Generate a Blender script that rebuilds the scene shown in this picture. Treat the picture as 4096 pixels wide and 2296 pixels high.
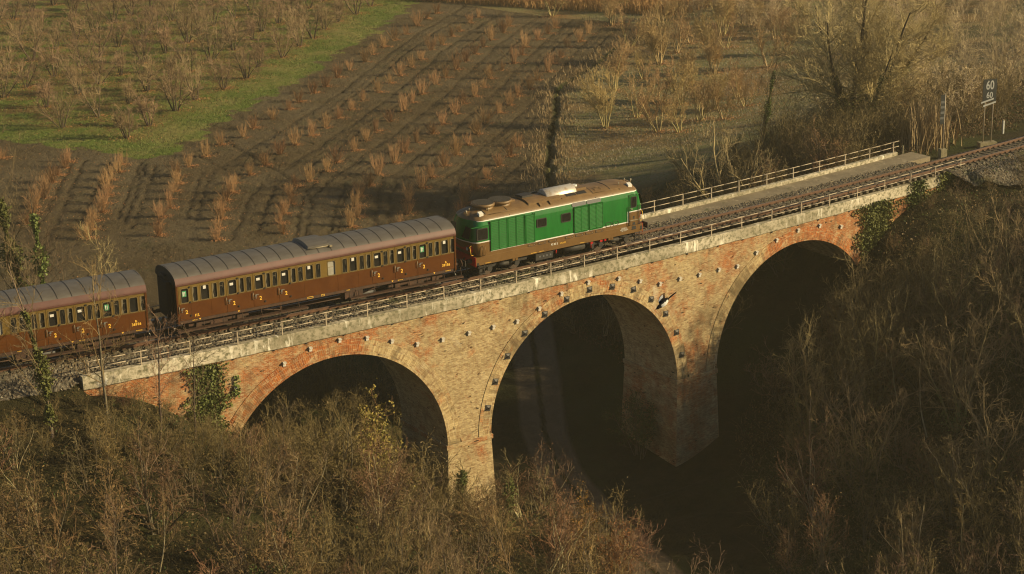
import bpy, math, random
import numpy as np
from mathutils import Vector, Matrix

SC = bpy.context.scene
for o in list(bpy.data.objects):
    bpy.data.objects.remove(o, do_unlink=True)
COL = SC.collection

# ------------------------------------------------------------------ camera
def cam_axes(yaw, pitch, roll):
    f = Vector((math.sin(yaw)*math.cos(pitch), math.cos(yaw)*math.cos(pitch), -math.sin(pitch)))
    r = Vector((math.cos(yaw), -math.sin(yaw), 0)); u = r.cross(f)
    c, s = math.cos(roll), math.sin(roll)
    return c*r+s*u, -s*r+c*u, f
cd = bpy.data.cameras.new('camera'); cam = bpy.data.objects.new('camera', cd); COL.objects.link(cam)
r_, u_, f_ = cam_axes(0.56316, 0.31644, -0.019856)
M = Matrix((r_, u_, -f_)).transposed().to_4x4()
M.translation = Vector((-44.5736, -94.4936, 35.0582))
cam.matrix_world = M
cd.sensor_fit = 'HORIZONTAL'; cd.sensor_width = 36.0; cd.lens = 36.0*7832.4/4096.0
cd.clip_start = 1.0; cd.clip_end = 6000.0
SC.camera = cam

# ------------------------------------------------------------------ light
SUN_EL = math.radians(22.0)
SUN_AZ = math.atan2(0.763, -0.646)            # clockwise from +Y
S = Vector((math.sin(SUN_AZ)*math.cos(SUN_EL), math.cos(SUN_AZ)*math.cos(SUN_EL), math.sin(SUN_EL)))
W = bpy.data.worlds.new('World'); SC.world = W; W.use_nodes = True
nt = W.node_tree; nt.nodes.clear()
sky = nt.nodes.new('ShaderNodeTexSky'); sky.sky_type = 'NISHITA'; sky.sun_disc = False
sky.sun_elevation = SUN_EL; sky.sun_rotation = SUN_AZ
bg = nt.nodes.new('ShaderNodeBackground'); bg.inputs['Strength'].default_value = 0.05
wo = nt.nodes.new('ShaderNodeOutputWorld')
nt.links.new(sky.outputs[0], bg.inputs[0]); nt.links.new(bg.outputs[0], wo.inputs[0])
sl = bpy.data.lights.new('sun', 'SUN'); sl.energy = 5.0; sl.angle = math.radians(0.6); sl.color = (1.0, 0.80, 0.45)
so = bpy.data.objects.new('sun', sl); COL.objects.link(so)
so.rotation_euler = S.to_track_quat('Z', 'Y').to_euler(); so.location = (60, -60, 60)
SC.view_settings.view_transform = 'Standard'; SC.view_settings.look = 'None'
SC.view_settings.exposure = 0.46; SC.view_settings.gamma = 1.0
SC.render.engine = 'CYCLES'
SC.cycles.max_bounces = 5; SC.cycles.diffuse_bounces = 2; SC.cycles.glossy_bounces = 2
SC.cycles.transmission_bounces = 2; SC.cycles.transparent_max_bounces = 6; SC.cycles.volume_bounces = 0
SC.cycles.use_denoising = True; SC.cycles.pixel_filter_type = 'BLACKMAN_HARRIS'; SC.cycles.filter_width = 1.15
try:
    SC.cycles.denoiser = 'OPENIMAGEDENOISE'; SC.cycles.denoising_input_passes = 'RGB_ALBEDO_NORMAL'; SC.cycles.denoising_prefilter = 'ACCURATE'
except Exception: pass

# ------------------------------------------------------------------ helpers
KC = 0.002469; RC = 1.0/KC
def P(t, d, z=0.0):
    """point on the viaduct's curve: t metres along, d metres across (away from the camera), z up"""
    th = KC*t
    return ((RC-d)*math.sin(th), RC-(RC-d)*math.cos(th), z)
def Pn(t, d):
    t = np.asarray(t, float); d = np.asarray(d, float); th = KC*t
    return (RC-d)*np.sin(th), RC-(RC-d)*np.cos(th)
def TR(t):                                     # track centre line, measured from the viaduct's centre line
    return 0.005-1.9025*(t/50.0)+0.43*(t/50.0)**2

def setp(o, label=None, cat=None, group=None, kind=None):
    if label: o['label'] = label
    if cat: o['category'] = cat
    if group: o['group'] = group
    if kind: o['kind'] = kind
    return o
def empty(name, loc=(0,0,0), rz=0.0, label=None, cat=None, group=None):
    o = bpy.data.objects.new(name, None); COL.objects.link(o); o.location = loc; o.rotation_euler = (0,0,rz)
    o.empty_display_size = 0.3
    return setp(o, label, cat, group)
def link(name, me, parent=None, loc=None):
    o = bpy.data.objects.new(name, me); COL.objects.link(o)
    if parent is not None: o.parent = parent
    if loc is not None: o.location = loc
    return o
def copy_tree(o, parent=None):
    c = o.copy(); COL.objects.link(c); c.parent = parent
    for ch in list(o.children): copy_tree(ch, c)
    return c

class MB:
    """collects faces and links them as one mesh object"""
    def __init__(s): s.v=[]; s.f=[]; s.m=[]; s.uv=[]; s.hasuv=False; s.sm=[]
    def face(s, pts, m=0, uv=None, smooth=False):
        i=len(s.v); s.v.extend(pts); s.f.append(tuple(range(i,i+len(pts)))); s.m.append(m); s.sm.append(smooth)
        if uv: s.hasuv=True
        s.uv.append(uv)
    def grid(s, rows, m=0, uvs=None, close=False, smooth=True, mf=None):
        """rows: list of equally long point rows; shared vertices"""
        i0=len(s.v); n=len(rows[0])
        for r in rows: s.v.extend(r)
        for a in range(len(rows)-1):
            for b in range(n if close else n-1):
                b2=(b+1)%n
                s.f.append((i0+a*n+b,i0+a*n+b2,i0+(a+1)*n+b2,i0+(a+1)*n+b)); s.m.append(mf(a,b) if mf else m); s.sm.append(smooth)
                if uvs: s.hasuv=True; s.uv.append((uvs[a][b],uvs[a][b2],uvs[a+1][b2],uvs[a+1][b]))
                else: s.uv.append(None)
    def box(s, x0,x1,y0,y1,z0,z1, m=0, tf=None):
        p=[(x0,y0,z0),(x1,y0,z0),(x1,y1,z0),(x0,y1,z0),(x0,y0,z1),(x1,y0,z1),(x1,y1,z1),(x0,y1,z1)]
        if tf: p=[tf(*q) for q in p]
        i=len(s.v); s.v.extend(p)
        for f in ((0,3,2,1),(4,5,6,7),(0,1,5,4),(1,2,6,5),(2,3,7,6),(3,0,4,7)):
            s.f.append(tuple(i+k for k in f)); s.m.append(m); s.uv.append(None); s.sm.append(False)
    def tube(s, a, b, r0, r1=None, n=6, m=0, cap=True, smooth=True):
        r1 = r0 if r1 is None else r1
        a=Vector(a); b=Vector(b); d=(b-a)
        if d.length<1e-6: return
        d.normalize(); u=d.orthogonal().normalized(); w=d.cross(u)
        i=len(s.v)
        for q,r in ((a,r0),(b,r1)):
            for k in range(n):
                an=2*math.pi*k/n; s.v.append(tuple(q+u*(r*math.cos(an))+w*(r*math.sin(an))))
        for k in range(n):
            k2=(k+1)%n; s.f.append((i+k,i+k2,i+n+k2,i+n+k)); s.m.append(m); s.uv.append(None); s.sm.append(smooth)
        if cap:
            s.f.append(tuple(i+n-1-k for k in range(n))); s.m.append(m); s.uv.append(None); s.sm.append(False)
            s.f.append(tuple(i+n+k for k in range(n))); s.m.append(m); s.uv.append(None); s.sm.append(False)
    def path(s, pts, r, n=5, m=0):
        for a,b in zip(pts[:-1],pts[1:]): s.tube(a,b,r,n=n,m=m)
    def mesh(s, name, mats):
        me=bpy.data.meshes.new(name); me.from_pydata(s.v,[],s.f)
        for k in mats: me.materials.append(k)
        if len(mats)>1: me.polygons.foreach_set('material_index', s.m)
        me.polygons.foreach_set('use_smooth', s.sm)
        if s.hasuv:
            l=me.uv_layers.new(name='UVMap'); buf=[]
            for f,u in zip(s.f,s.uv):
                if u is None: buf.extend([0.0,0.0]*len(f))
                else:
                    for q in u: buf.extend(q)
            l.data.foreach_set('uv', buf)
        me.update(); return me
    def build(s, name, mats, parent=None, loc=None):
        if not isinstance(mats,(list,tuple)): mats=[mats]
        return link(name, s.mesh(name,mats), parent, loc)

def np_mesh(name, V, F, mats, mi=None, smooth=False):
    """V (n,3), F (m,k) arrays -> mesh"""
    me=bpy.data.meshes.new(name); n=len(V); m,k=F.shape
    me.vertices.add(n); me.vertices.foreach_set('co', np.ascontiguousarray(V,dtype=np.float32).ravel())
    me.loops.add(m*k); me.loops.foreach_set('vertex_index', np.ascontiguousarray(F,dtype=np.int32).ravel())
    me.polygons.add(m); me.polygons.foreach_set('loop_start', np.arange(0,m*k,k,dtype=np.int32))
    for a in mats: me.materials.append(a)
    if mi is not None: me.polygons.foreach_set('material_index', np.ascontiguousarray(mi,dtype=np.int32))
    me.polygons.foreach_set('use_smooth', np.full(m,bool(smooth)))
    me.update(calc_edges=True); me.validate()
    return me
def attr_color(me, name, A):
    a=me.color_attributes.new(name,'FLOAT_COLOR','POINT'); a.data.foreach_set('color', np.ascontiguousarray(A,dtype=np.float32).ravel())

_txt={}
def text_mesh(body, size, mat, sx=1.0):
    key=(body,size,mat.name,sx)
    if key in _txt: return _txt[key]
    c=bpy.data.curves.new('lettering','FONT'); c.body=body; c.size=size; c.align_x='CENTER'; c.align_y='CENTER'; c.resolution_u=3; c.extrude=0.004; c.offset=size*0.02
    c.materials.append(mat)
    o=bpy.data.objects.new('lettering',c); COL.objects.link(o)
    dg=bpy.context.evaluated_depsgraph_get(); me=bpy.data.meshes.new_from_object(o.evaluated_get(dg))
    bpy.data.objects.remove(o); bpy.data.curves.remove(c)
    # text plane xy -> local x, z ; facing -y
    co=np.zeros(len(me.vertices)*3,np.float32); me.vertices.foreach_get('co',co); co=co.reshape(-1,3)
    co=np.stack([co[:,0]*sx,-co[:,2],co[:,1]],1); me.vertices.foreach_set('co',co.ravel()); me.update()
    if not len(me.materials): me.materials.append(mat)
    me.name='lettering'; _txt[key]=me; return me
def text(body,size,mat,parent,loc,name='lettering',sx=1.0):
    return link(name, text_mesh(body,size,mat,sx), parent, loc)

# ------------------------------------------------------------------ materials
def newmat(name):
    m=bpy.data.materials.new(name); m.use_nodes=True; n=m.node_tree; n.nodes.clear()
    out=n.nodes.new('ShaderNodeOutputMaterial'); b=n.nodes.new('ShaderNodeBsdfPrincipled')
    n.links.new(b.outputs[0],out.inputs[0]); return m,n,b
def N(n,t,**k):
    x=n.nodes.new(t)
    for a,v in k.items(): setattr(x,a,v)
    return x
def mixc(n,fac,a,b,bt='MIX'):
    x=n.nodes.new('ShaderNodeMix'); x.data_type='RGBA'; x.blend_type=bt
    for s,v in ((0,fac),(6,a),(7,b)):
        if isinstance(v,(int,float)): x.inputs[s].default_value=v
        elif isinstance(v,tuple): x.inputs[s].default_value=(v[0],v[1],v[2],1)
        else: n.links.new(v,x.inputs[s])
    return x.outputs[2]
def math_(n,op,a,b=None,c=None,clamp=False):
    x=n.nodes.new('ShaderNodeMath'); x.operation=op; x.use_clamp=clamp
    for i,v in enumerate((a,b,c)):
        if v is None: continue
        if isinstance(v,(int,float)): x.inputs[i].default_value=v
        else: n.links.new(v,x.inputs[i])
    return x.outputs[0]
def noise(n,scale,detail=4,rough=.6,vec=None):
    x=n.nodes.new('ShaderNodeTexNoise'); x.inputs['Scale'].default_value=scale; x.inputs['Detail'].default_value=detail; x.inputs['Roughness'].default_value=rough
    if vec is not None: n.links.new(vec,x.inputs['Vector'])
    return x.outputs['Fac']
def ramp(n,fac,lo,hi):
    x=n.nodes.new('ShaderNodeMapRange'); x.inputs['From Min'].default_value=lo; x.inputs['From Max'].default_value=hi; x.clamp=True
    n.links.new(fac,x.inputs['Value']); return x.outputs[0]
def bump(n,b,h,strength,dist):
    x=n.nodes.new('ShaderNodeBump'); x.inputs['Strength'].default_value=strength; x.inputs['Distance'].default_value=dist
    n.links.new(h,x.inputs['Height']); n.links.new(x.outputs[0],b.inputs['Normal'])
def coords(n,kind='Object'): return n.nodes.new('ShaderNodeTexCoord').outputs[kind]
def simple(name,c1,c2=None,rough=.6,scale=3.0,lo=.35,hi=.65,metal=0.0,bmp=0.0,bs=20.0,rand=0.0,spec=.5,stretch=None):
    """principled with two colours blended by noise, optional bump and a per-object brightness change"""
    m,n,b=newmat(name); co=coords(n)
    if stretch:
        mp=n.nodes.new('ShaderNodeMapping'); mp.inputs['Scale'].default_value=stretch; n.links.new(co,mp.inputs[0]); co=mp.outputs[0]
    if c2 is None: c2=tuple(v*.75 for v in c1)
    col=mixc(n,ramp(n,noise(n,scale,5,.65,co),lo,hi),c1,c2)
    if rand>0:
        oi=n.nodes.new('ShaderNodeObjectInfo')
        h=n.nodes.new('ShaderNodeHueSaturation'); n.links.new(col,h.inputs['Color'])
        v=n.nodes.new('ShaderNodeMapRange'); v.inputs['To Min'].default_value=1-rand; v.inputs['To Max'].default_value=1+rand
        n.links.new(oi.outputs['Random'],v.inputs[0]); n.links.new(v.outputs[0],h.inputs['Value'])
        v2=n.nodes.new('ShaderNodeMapRange'); v2.inputs['To Min'].default_value=.5-.03*rand/.3; v2.inputs['To Max'].default_value=.5+.03*rand/.3
        mm=math_(n,'FRACT',math_(n,'MULTIPLY',oi.outputs['Random'],7.31)); n.links.new(mm,v2.inputs[0]); n.links.new(v2.outputs[0],h.inputs['Hue'])
        col=h.outputs[0]
    n.links.new(col,b.inputs['Base Color']); b.inputs['Roughness'].default_value=rough; b.inputs['Metallic'].default_value=metal
    b.inputs['Specular IOR Level'].default_value=spec
    if bmp>0: bump(n,b,noise(n,bs,4,.6,co),1.0,bmp)
    return m
def leafmat(name,c1,c2,rand=.25,scale=1.5):
    m=simple(name,c1,c2,rough=.6,scale=scale,rand=rand,spec=.25); return m

MT={}
MT['khaki']=simple('khaki_paint',(.175,.112,.028),(.145,.09,.021),rough=.34,scale=1.2,bmp=.0015,bs=2)
MT['brown']=simple('brown_paint',(.108,.038,.0085),(.082,.027,.006),rough=.32,scale=1.0,bmp=.0015,bs=2)
MT['mauve']=simple('mauve_paint',(.135,.058,.045),(.10,.043,.033),rough=.5,scale=1.0)
MT['roofgrey']=simple('grey_roof_paint',(.125,.113,.098),(.085,.074,.06),rough=.55,scale=1.3,lo=.3,hi=.7,stretch=(1,2.5,1))
MT['seam_and_shade']=simple('dark_seam_and_slat_shade',(.035,.03,.027),(.02,.018,.016),rough=.7)
MT['soot']=simple('sooty_black',(.012,.011,.010),(.02,.018,.016),rough=.7)
MT['under']=simple('underframe_brown',(.075,.032,.014),(.035,.018,.010),rough=.75,scale=4,bmp=.01,bs=8)
MT['underdark']=simple('underframe_dark',(.028,.023,.018),(.014,.012,.010),rough=.7,scale=4)
MT['wheel']=simple('rusty_wheel',(.085,.055,.034),(.04,.026,.017),rough=.6,scale=6)
MT['glass']=simple('dark_window_glass',(.012,.012,.011),(.022,.021,.019),rough=.08,spec=.8)
MT['curtain']=simple('cream_curtain',(.20,.17,.11),(.11,.09,.055),rough=.9,scale=14,stretch=(3,1,.3))
MT['winframe']=simple('dull_window_frame',(.19,.14,.06),(.13,.09,.035),rough=.4)
MT['frame']=simple('aluminium_frame',(.30,.25,.16),(.2,.16,.1),rough=.4)
MT['yellow']=simple('yellow_lettering',(.95,.56,.07),(.85,.48,.05),rough=.6)
MT['white']=simple('white_paint',(.72,.70,.64),(.6,.57,.5),rough=.5)
MT['sticker']=simple('green_sticker',(.05,.30,.13),(.04,.24,.1),rough=.5)
MT['steel']=simple('bright_steel',(.5,.48,.44),(.36,.34,.3),rough=.35,metal=.7)
MT['green']=simple('green_paint',(.017,.160,.028),(.013,.115,.022),rough=.27,scale=1.3,lo=.3,hi=.75,bmp=.0012,bs=2,stretch=(2.5,2.5,.5))
MT['louvre']=simple('green_louvre_paint',(.015,.145,.025),(.012,.12,.02),rough=.65,scale=.8,spec=.15)
MT['locobrown']=simple('tan_paint',(.165,.092,.030),(.13,.068,.021),rough=.38,scale=1.2,lo=.3,hi=.75)
MT['locoroof']=simple('brown_roof_paint',(.21,.13,.052),(.145,.083,.032),rough=.5,scale=1.6,lo=.3,hi=.7)
MT['red']=simple('red_paint',(.48,.02,.015),(.36,.016,.012),rough=.4)
MT['silver']=simple('silver_exhaust_skin',(.52,.47,.40),(.34,.22,.11),rough=.38,scale=2.2,lo=.5,hi=.72,metal=.35)
MT['grille']=simple('grey_grille',(.12,.12,.125),(.07,.07,.07),rough=.6,scale=30)
MT['lens']=simple('lamp_lens',(.55,.58,.62),(.4,.42,.45),rough=.15)
MT['railing']=simple('weathered_galvanised_steel',(.44,.37,.27),(.30,.23,.15),rough=.55,scale=5)
MT['concrete']=None
MT['railsteel']=simple('rusty_rail_side',(.13,.062,.03),(.075,.035,.018),rough=.7,scale=3)
MT['railhead']=simple('worn_rail_head',(.36,.27,.2),(.22,.13,.085),rough=.3,metal=.6,scale=2)
MT['sleeper']=simple('sleeper_concrete',(.125,.10,.062),(.075,.058,.036),rough=.85,scale=3)
MT['anchor']=simple('pale_anchor_block',(.58,.54,.47),(.42,.38,.31),rough=.8,scale=8)
MT['plate']=simple('dark_iron_plate',(.045,.038,.032),(.028,.024,.02),rough=.6,scale=8)
MT['signblack']=simple('black_sign_board',(.018,.022,.022),(.03,.034,.034),rough=.5)
MT['signwhite']=simple('white_sign_paint',(.42,.42,.39),(.35,.35,.32),rough=.7)
MT['signgrey']=simple('dull_sign_stripe',(.13,.135,.13),(.10,.10,.10),rough=.7)
MT['oldconcrete']=simple('mossy_concrete_block',(.30,.25,.15),(.17,.15,.08),rough=.9,scale=4)
MT['feather_black']=simple('black_feathers',(.010,.009,.009),(.016,.015,.015),rough=.75,spec=.2)
MT['feather_white']=simple('white_feathers',(.75,.74,.70),(.6,.58,.54),rough=.7)
# bark, twigs and leaves
MT['twig_tan']=simple('tan_twigs',(.25,.150,.060),(.14,.084,.034),rough=.8,rand=.3,scale=1)
MT['twig_grey']=simple('grey_brown_twigs',(.205,.138,.066),(.115,.074,.035),rough=.8,rand=.3,scale=1)
MT['twig_red']=simple('orange_brown_stems',(.36,.205,.09),(.25,.14,.06),rough=.75,rand=.07,scale=1)
MT['twig_orch']=simple('orchard_twigs',(.33,.225,.125),(.22,.145,.075),rough=.8,rand=.12,scale=1)
MT['bark']=simple('grey_bark',(.16,.125,.08),(.085,.062,.04),rough=.85,scale=3,rand=.2)
MT['bark_dark']=simple('dark_bark',(.085,.06,.038),(.045,.032,.02),rough=.9,scale=3,rand=.2)
MT['twig_yellow']=simple('lichened_branches',(.40,.31,.14),(.26,.2,.09),rough=.8,rand=.2,scale=1)
MT['ivy']=leafmat('ivy_leaves',(.085,.11,.024),(.17,.19,.055))
MT['olive']=leafmat('olive_green_leaves',(.30,.26,.05),(.15,.15,.03))
MT['darkgreen']=leafmat('dark_green_leaves',(.035,.055,.012),(.06,.085,.018))
MT['rust']=leafmat('rust_orange_leaves',(.32,.12,.022),(.22,.085,.02))
MT['brownleaf']=leafmat('withered_brown_leaves',(.19,.115,.045),(.10,.062,.026))
MT['litter']=simple('fallen_leaf_orange',(.46,.225,.09),(.30,.135,.05),rough=.8,scale=.9)
MT['twig_gold']=simple('golden_twigs',(.42,.28,.12),(.29,.19,.08),rough=.8,rand=.15,scale=1)
MT['twig_hazed']=simple('frost_and_haze_twigs',(.60,.47,.27),(.44,.33,.18),rough=.8,scale=.12)  # paled beyond frost so the twig colour carries the golden haze
MT['branch_ochre']=simple('ochre_branches',(.30,.225,.095),(.19,.14,.06),rough=.8,rand=.2,scale=1)
MT['stem_pale']=simple('pale_stems',(.40,.33,.20),(.26,.2,.11),rough=.8,rand=.3,scale=1)
MT['straw']=simple('straw_blades',(.36,.26,.13),(.24,.165,.08),rough=.8,scale=.7)
MT['reed']=simple('reed_blades',(.46,.27,.10),(.30,.16,.06),rough=.8,scale=.35)
MT['fluff']=leafmat('pale_seed_heads',(.45,.38,.26),(.30,.24,.15))
MT['grassblade']=simple('grass_blades',(.15,.19,.035),(.085,.115,.02),rough=.7,scale=.5)
MT['frostgrass']=simple('frosted_grass_blades',(.30,.27,.21),(.18,.16,.11),rough=.8,scale=.5)

def concrete_mat():
    m,n,b=newmat('streaked_concrete'); uv=coords(n,'UV')
    mp=N(n,'ShaderNodeMapping'); mp.inputs['Scale'].default_value=(1.6,.35,1); n.links.new(uv,mp.inputs[0])
    st=noise(n,1.3,6,.7,mp.outputs[0])
    mp2=N(n,'ShaderNodeMapping'); mp2.inputs['Scale'].default_value=(.12,.4,1); n.links.new(uv,mp2.inputs[0])
    big=noise(n,1.0,3,.5,mp2.outputs[0])
    col=mixc(n,ramp(n,big,.38,.62),(.24,.205,.135),(.55,.485,.36))
    col=mixc(n,ramp(n,noise(n,3.5,5,.7,uv),.45,.62),col,(.13,.12,.065))
    w=math_(n,'MULTIPLY',ramp(n,st,.54,.62),ramp(n,noise(n,.45,2,.5,uv),.42,.6))
    col=mixc(n,w,col,(.78,.73,.60))
    n.links.new(col,b.inputs['Base Color']); b.inputs['Roughness'].default_value=.9
    bump(n,b,noise(n,9,5,.7,uv),.5,.02)
    return m
MT['concrete']=concrete_mat()
def walkway_mat():
    m,n,b=newmat('walkway_concrete'); c=coords(n)
    col=mixc(n,ramp(n,noise(n,.5,6,.65,c),.35,.65),(.235,.19,.12),(.15,.12,.075))
    col=mixc(n,ramp(n,noise(n,2.2,6,.75,c),.55,.68),col,(.34,.28,.19))
    col=mixc(n,ramp(n,noise(n,.9,4,.7,c),.62,.72),col,(.07,.075,.025))
    n.links.new(col,b.inputs['Base Color']); b.inputs['Roughness'].default_value=.92
    bump(n,b,noise(n,14,4,.7,c),.5,.02); return m
MT['walkway']=walkway_mat()

def math_vec(n,uv):
    m=N(n,'ShaderNodeMapping'); m.inputs['Location'].default_value=(31.7,12.3,5); n.links.new(uv,m.inputs[0]); return m.outputs[0]
def brick_mat(name,bw=.22,rh=.07):
    """brick courses in UV metres; attribute zone: r = how orange, g = moss stain and darkening, b = lime bloom"""
    m,n,b=newmat(name); uv=coords(n,'UV')
    at=N(n,'ShaderNodeAttribute',attribute_name='zone'); sp=N(n,'ShaderNodeSeparateColor'); n.links.new(at.outputs['Color'],sp.inputs[0])
    big=noise(n,.35,5,.65,uv); mid=noise(n,1.1,5,.7,uv)
    f=math_(n,'ADD',sp.outputs[0],math_(n,'MULTIPLY',math_(n,'SUBTRACT',big,.5),2.6))
    f=math_(n,'ADD',f,math_(n,'MULTIPLY',math_(n,'SUBTRACT',mid,.5),2.4)); f=ramp(n,f,.22,.80)
    c1=mixc(n,f,(.53,.40,.20),(.42,.125,.026)); c2=mixc(n,f,(.25,.155,.065),(.23,.05,.013))
    br=N(n,'ShaderNodeTexBrick'); br.offset=.5; n.links.new(uv,br.inputs['Vector'])
    br.inputs['Scale'].default_value=1.0; br.inputs['Brick Width'].default_value=bw; br.inputs['Row Height'].default_value=rh
    br.inputs['Mortar Size'].default_value=.014; br.inputs['Mortar Smooth'].default_value=.2; br.inputs['Bias'].default_value=-.1
    n.links.new(c1,br.inputs['Color1']); n.links.new(c2,br.inputs['Color2'])
    mo=mixc(n,f,(.42,.34,.21),(.42,.27,.14)); n.links.new(mo,br.inputs['Mortar'])
    col=br.outputs[0]
    col=mixc(n,math_(n,'MULTIPLY',ramp(n,noise(n,.75,7,.78,uv),.47,.60),.42),col,(.17,.10,.045)); col=mixc(n,math_(n,'MULTIPLY',ramp(n,noise(n,.9,7,.75,math_vec(n,uv)),.56,.70),.45),col,(.60,.50,.33))
    # odd bricks: dark voids and very pale ones
    vo=N(n,'ShaderNodeTexVoronoi'); mpv=N(n,'ShaderNodeMapping'); mpv.inputs['Scale'].default_value=(4.55,14.3,1); n.links.new(uv,mpv.inputs[0]); n.links.new(mpv.outputs[0],vo.inputs['Vector']); vo.inputs['Scale'].default_value=1.0
    vs=N(n,'ShaderNodeSeparateColor'); n.links.new(vo.outputs['Color'],vs.inputs[0])
    col=mixc(n,math_(n,'MULTIPLY',ramp(n,vs.outputs[0],.72,.98),.38),col,(.62,.50,.29))
    col=mixc(n,math_(n,'MULTIPLY',ramp(n,vs.outputs[1],.78,1.0),.5),col,(.15,.065,.03))
    pit=math_(n,'MULTIPLY',ramp(n,vs.outputs[2],.965,.975),ramp(n,mid,.5,.6)); col=mixc(n,pit,col,(.03,.02,.012))
    mpr=N(n,'ShaderNodeMapping'); mpr.inputs['Scale'].default_value=(1.5,.22,1); n.links.new(uv,mpr.inputs[0]); sv=N(n,'ShaderNodeSeparateXYZ'); n.links.new(uv,sv.inputs[0])
    runs=math_(n,'MULTIPLY',ramp(n,noise(n,1.0,4,.6,mpr.outputs[0]),.5,.66),ramp(n,sv.outputs[1],-3.4,-1.4))
    dm=math_(n,'ADD',math_(n,'ADD',sp.outputs[1],math_(n,'MULTIPLY',runs,.55)),math_(n,'MULTIPLY',math_(n,'SUBTRACT',noise(n,.6,6,.7,uv),.42),1.7)); dm=ramp(n,dm,.35,1.0)
    col=mixc(n,math_(n,'MULTIPLY',dm,.75),col,(.10,.075,.038))
    lb=math_(n,'ADD',math_(n,'ADD',sp.outputs[2],.10),math_(n,'MULTIPLY',math_(n,'SUBTRACT',noise(n,1.6,6,.75,uv),.5),1.1)); lb=ramp(n,lb,.4,.9)
    col=mixc(n,math_(n,'MULTIPLY',lb,.8),col,(.66,.60,.47))
    n.links.new(col,b.inputs['Base Color']); b.inputs['Roughness'].default_value=.88; b.inputs['Specular IOR Level'].default_value=.25
    h=math_(n,'ADD',math_(n,'MULTIPLY',br.outputs['Fac'],-1.0),math_(n,'MULTIPLY',vs.outputs[0],.5))
    h=math_(n,'SUBTRACT',h,math_(n,'MULTIPLY',pit,3.0))
    bump(n,b,h,.8,.02); return m
MT['brick']=brick_mat('old_brickwork'); MT['ringbrick']=brick_mat('arch_ring_brickwork',.12,.43)
# ------------------------------------------------------------------ terrain
_cp=[]
def _row(d,L): _cp.extend((t,d,z) for t,z in L)
_row(-3.6,[(-60,-2.5),(-40,-2.2),(-25,-1.8),(-14,-1.7),(-11,-2.0),(-8,-3.6),(-5,-6.2),(-1,-9.0),(4,-11.8),(9,-13.8),(14,-15),(20,-15.4),(27,-15.2),(31,-13.6),(36,-10.5),(41,-6.5),(45,-3.4),(50,-1.7),(56,-1.2),(64,-1.1),(80,-1.0),(110,-.6)])
_row(4.2,[(-60,-2.7),(-40,-2.5),(-25,-2.2),(-14,-2.4),(-8,-4.2),(-1,-9),(4,-11),(9,-12.8),(14,-14),(20,-14.8),(27,-14.2),(31,-12.5),(36,-9.5),(41,-6),(45,-3.2),(50,-1.6),(56,-.9),(64,-.8),(80,-.8),(110,-.6)])
_row(14,[(-60,-8),(-40,-7.5),(-20,-8),(-5,-9),(5,-10.5),(14,-12),(22,-13),(28,-12.2),(34,-9.5),(42,-6.2),(50,-4.2),(60,-3),(75,-2.6),(100,-2.5)])
_row(28,[(-60,-9),(-40,-9),(-10,-9),(10,-9.3),(22,-9.8),(32,-10),(40,-9),(50,-7.6),(62,-6.6),(80,-6),(110,-5.5)])
_row(45,[(-60,-9),(-40,-9),(-10,-9),(15,-9),(35,-9),(50,-9),(60,-8.9),(75,-8.6),(100,-8),(140,-7.5)])
_row(80,[(-60,-9),(-10,-9),(20,-9),(45,-9),(70,-9),(90,-9),(140,-8.6),(180,-8)])
_row(130,[(-60,-9),(0,-9),(50,-9),(100,-9),(150,-9)]); _row(190,[(-40,-9),(40,-9),(110,-9),(180,-9)])
_row(-14,[(-60,-4),(-40,-4.5),(-25,-5),(-12,-6),(-4,-8),(2,-10.3),(8,-13),(12.5,-14.8),(16,-15.3),(19,-15.3),(24,-14.8),(30,-13),(38,-9),(46,-4.8),(56,-1.6),(70,0),(100,1)])
_row(-28,[(-60,-7.5),(-40,-8),(-25,-8),(-12,-9),(-4,-10.5),(2,-12),(8,-14.6),(12,-15.4),(15.5,-15.4),(20,-15),(26,-13.6),(34,-10.4),(44,-5.5),(55,-1.3),(70,1)])
_row(-50,[(-60,-12),(-40,-13),(-20,-13.5),(0,-14.5),(10,-15.6),(20,-15),(30,-12),(44,-6),(60,0),(80,3)])
_row(-90,[(-60,-15),(-40,-15),(0,-15.5),(20,-14),(40,-8),(60,-1),(90,4)]); _row(-150,[(-60,-15),(20,-14),(90,4)])
_CP=np.array([(*P(t,d)[:2],z) for t,d,z in _cp])
def _phi(r2): return np.where(r2>1e-9, r2*np.log(np.maximum(r2,1e-9))*.5, 0)
_n=len(_CP); _A=np.zeros((_n+3,_n+3)); _xy=_CP[:,:2]/50.0
_A[:_n,:_n]=_phi(((_xy[:,None]-_xy[None])**2).sum(-1))+np.eye(_n)*2e-4
_A[:_n,_n]=1; _A[:_n,_n+1:]=_xy; _A[_n,:_n]=1; _A[_n+1:,:_n]=_xy.T
_w=np.linalg.solve(_A,np.concatenate([_CP[:,2],[0,0,0]]))
def polydist(x,y,L):
    L=np.array(L,float); best=np.full(np.shape(x),1e9)
    for a,b in zip(L[:-1],L[1:]):
        d=b-a; k=np.clip(((x-a[0])*d[0]+(y-a[1])*d[1])/(d@d),0,1); best=np.minimum(best,np.hypot(x-a[0]-k*d[0],y-a[1]-k*d[1]))
    return best
def sstep(a,b,x): k=np.clip((x-a)/(b-a),0,1); return k*k*(3-2*k)
_rs=np.random.RandomState(5); _ph=_rs.rand(40)*6.28; _kk=_rs.normal(0,1,(40,2))
def lumps(x,y,wl,j0=0,n=8):
    v=0
    for j in range(j0,j0+n):
        k=_kk[j]/max(.3,np.hypot(*_kk[j]))*6.28/wl*(.6+.8*(j%5)/4); v=v+np.sin(x*k[0]+y*k[1]+_ph[j])
    return v/n**.5
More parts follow.
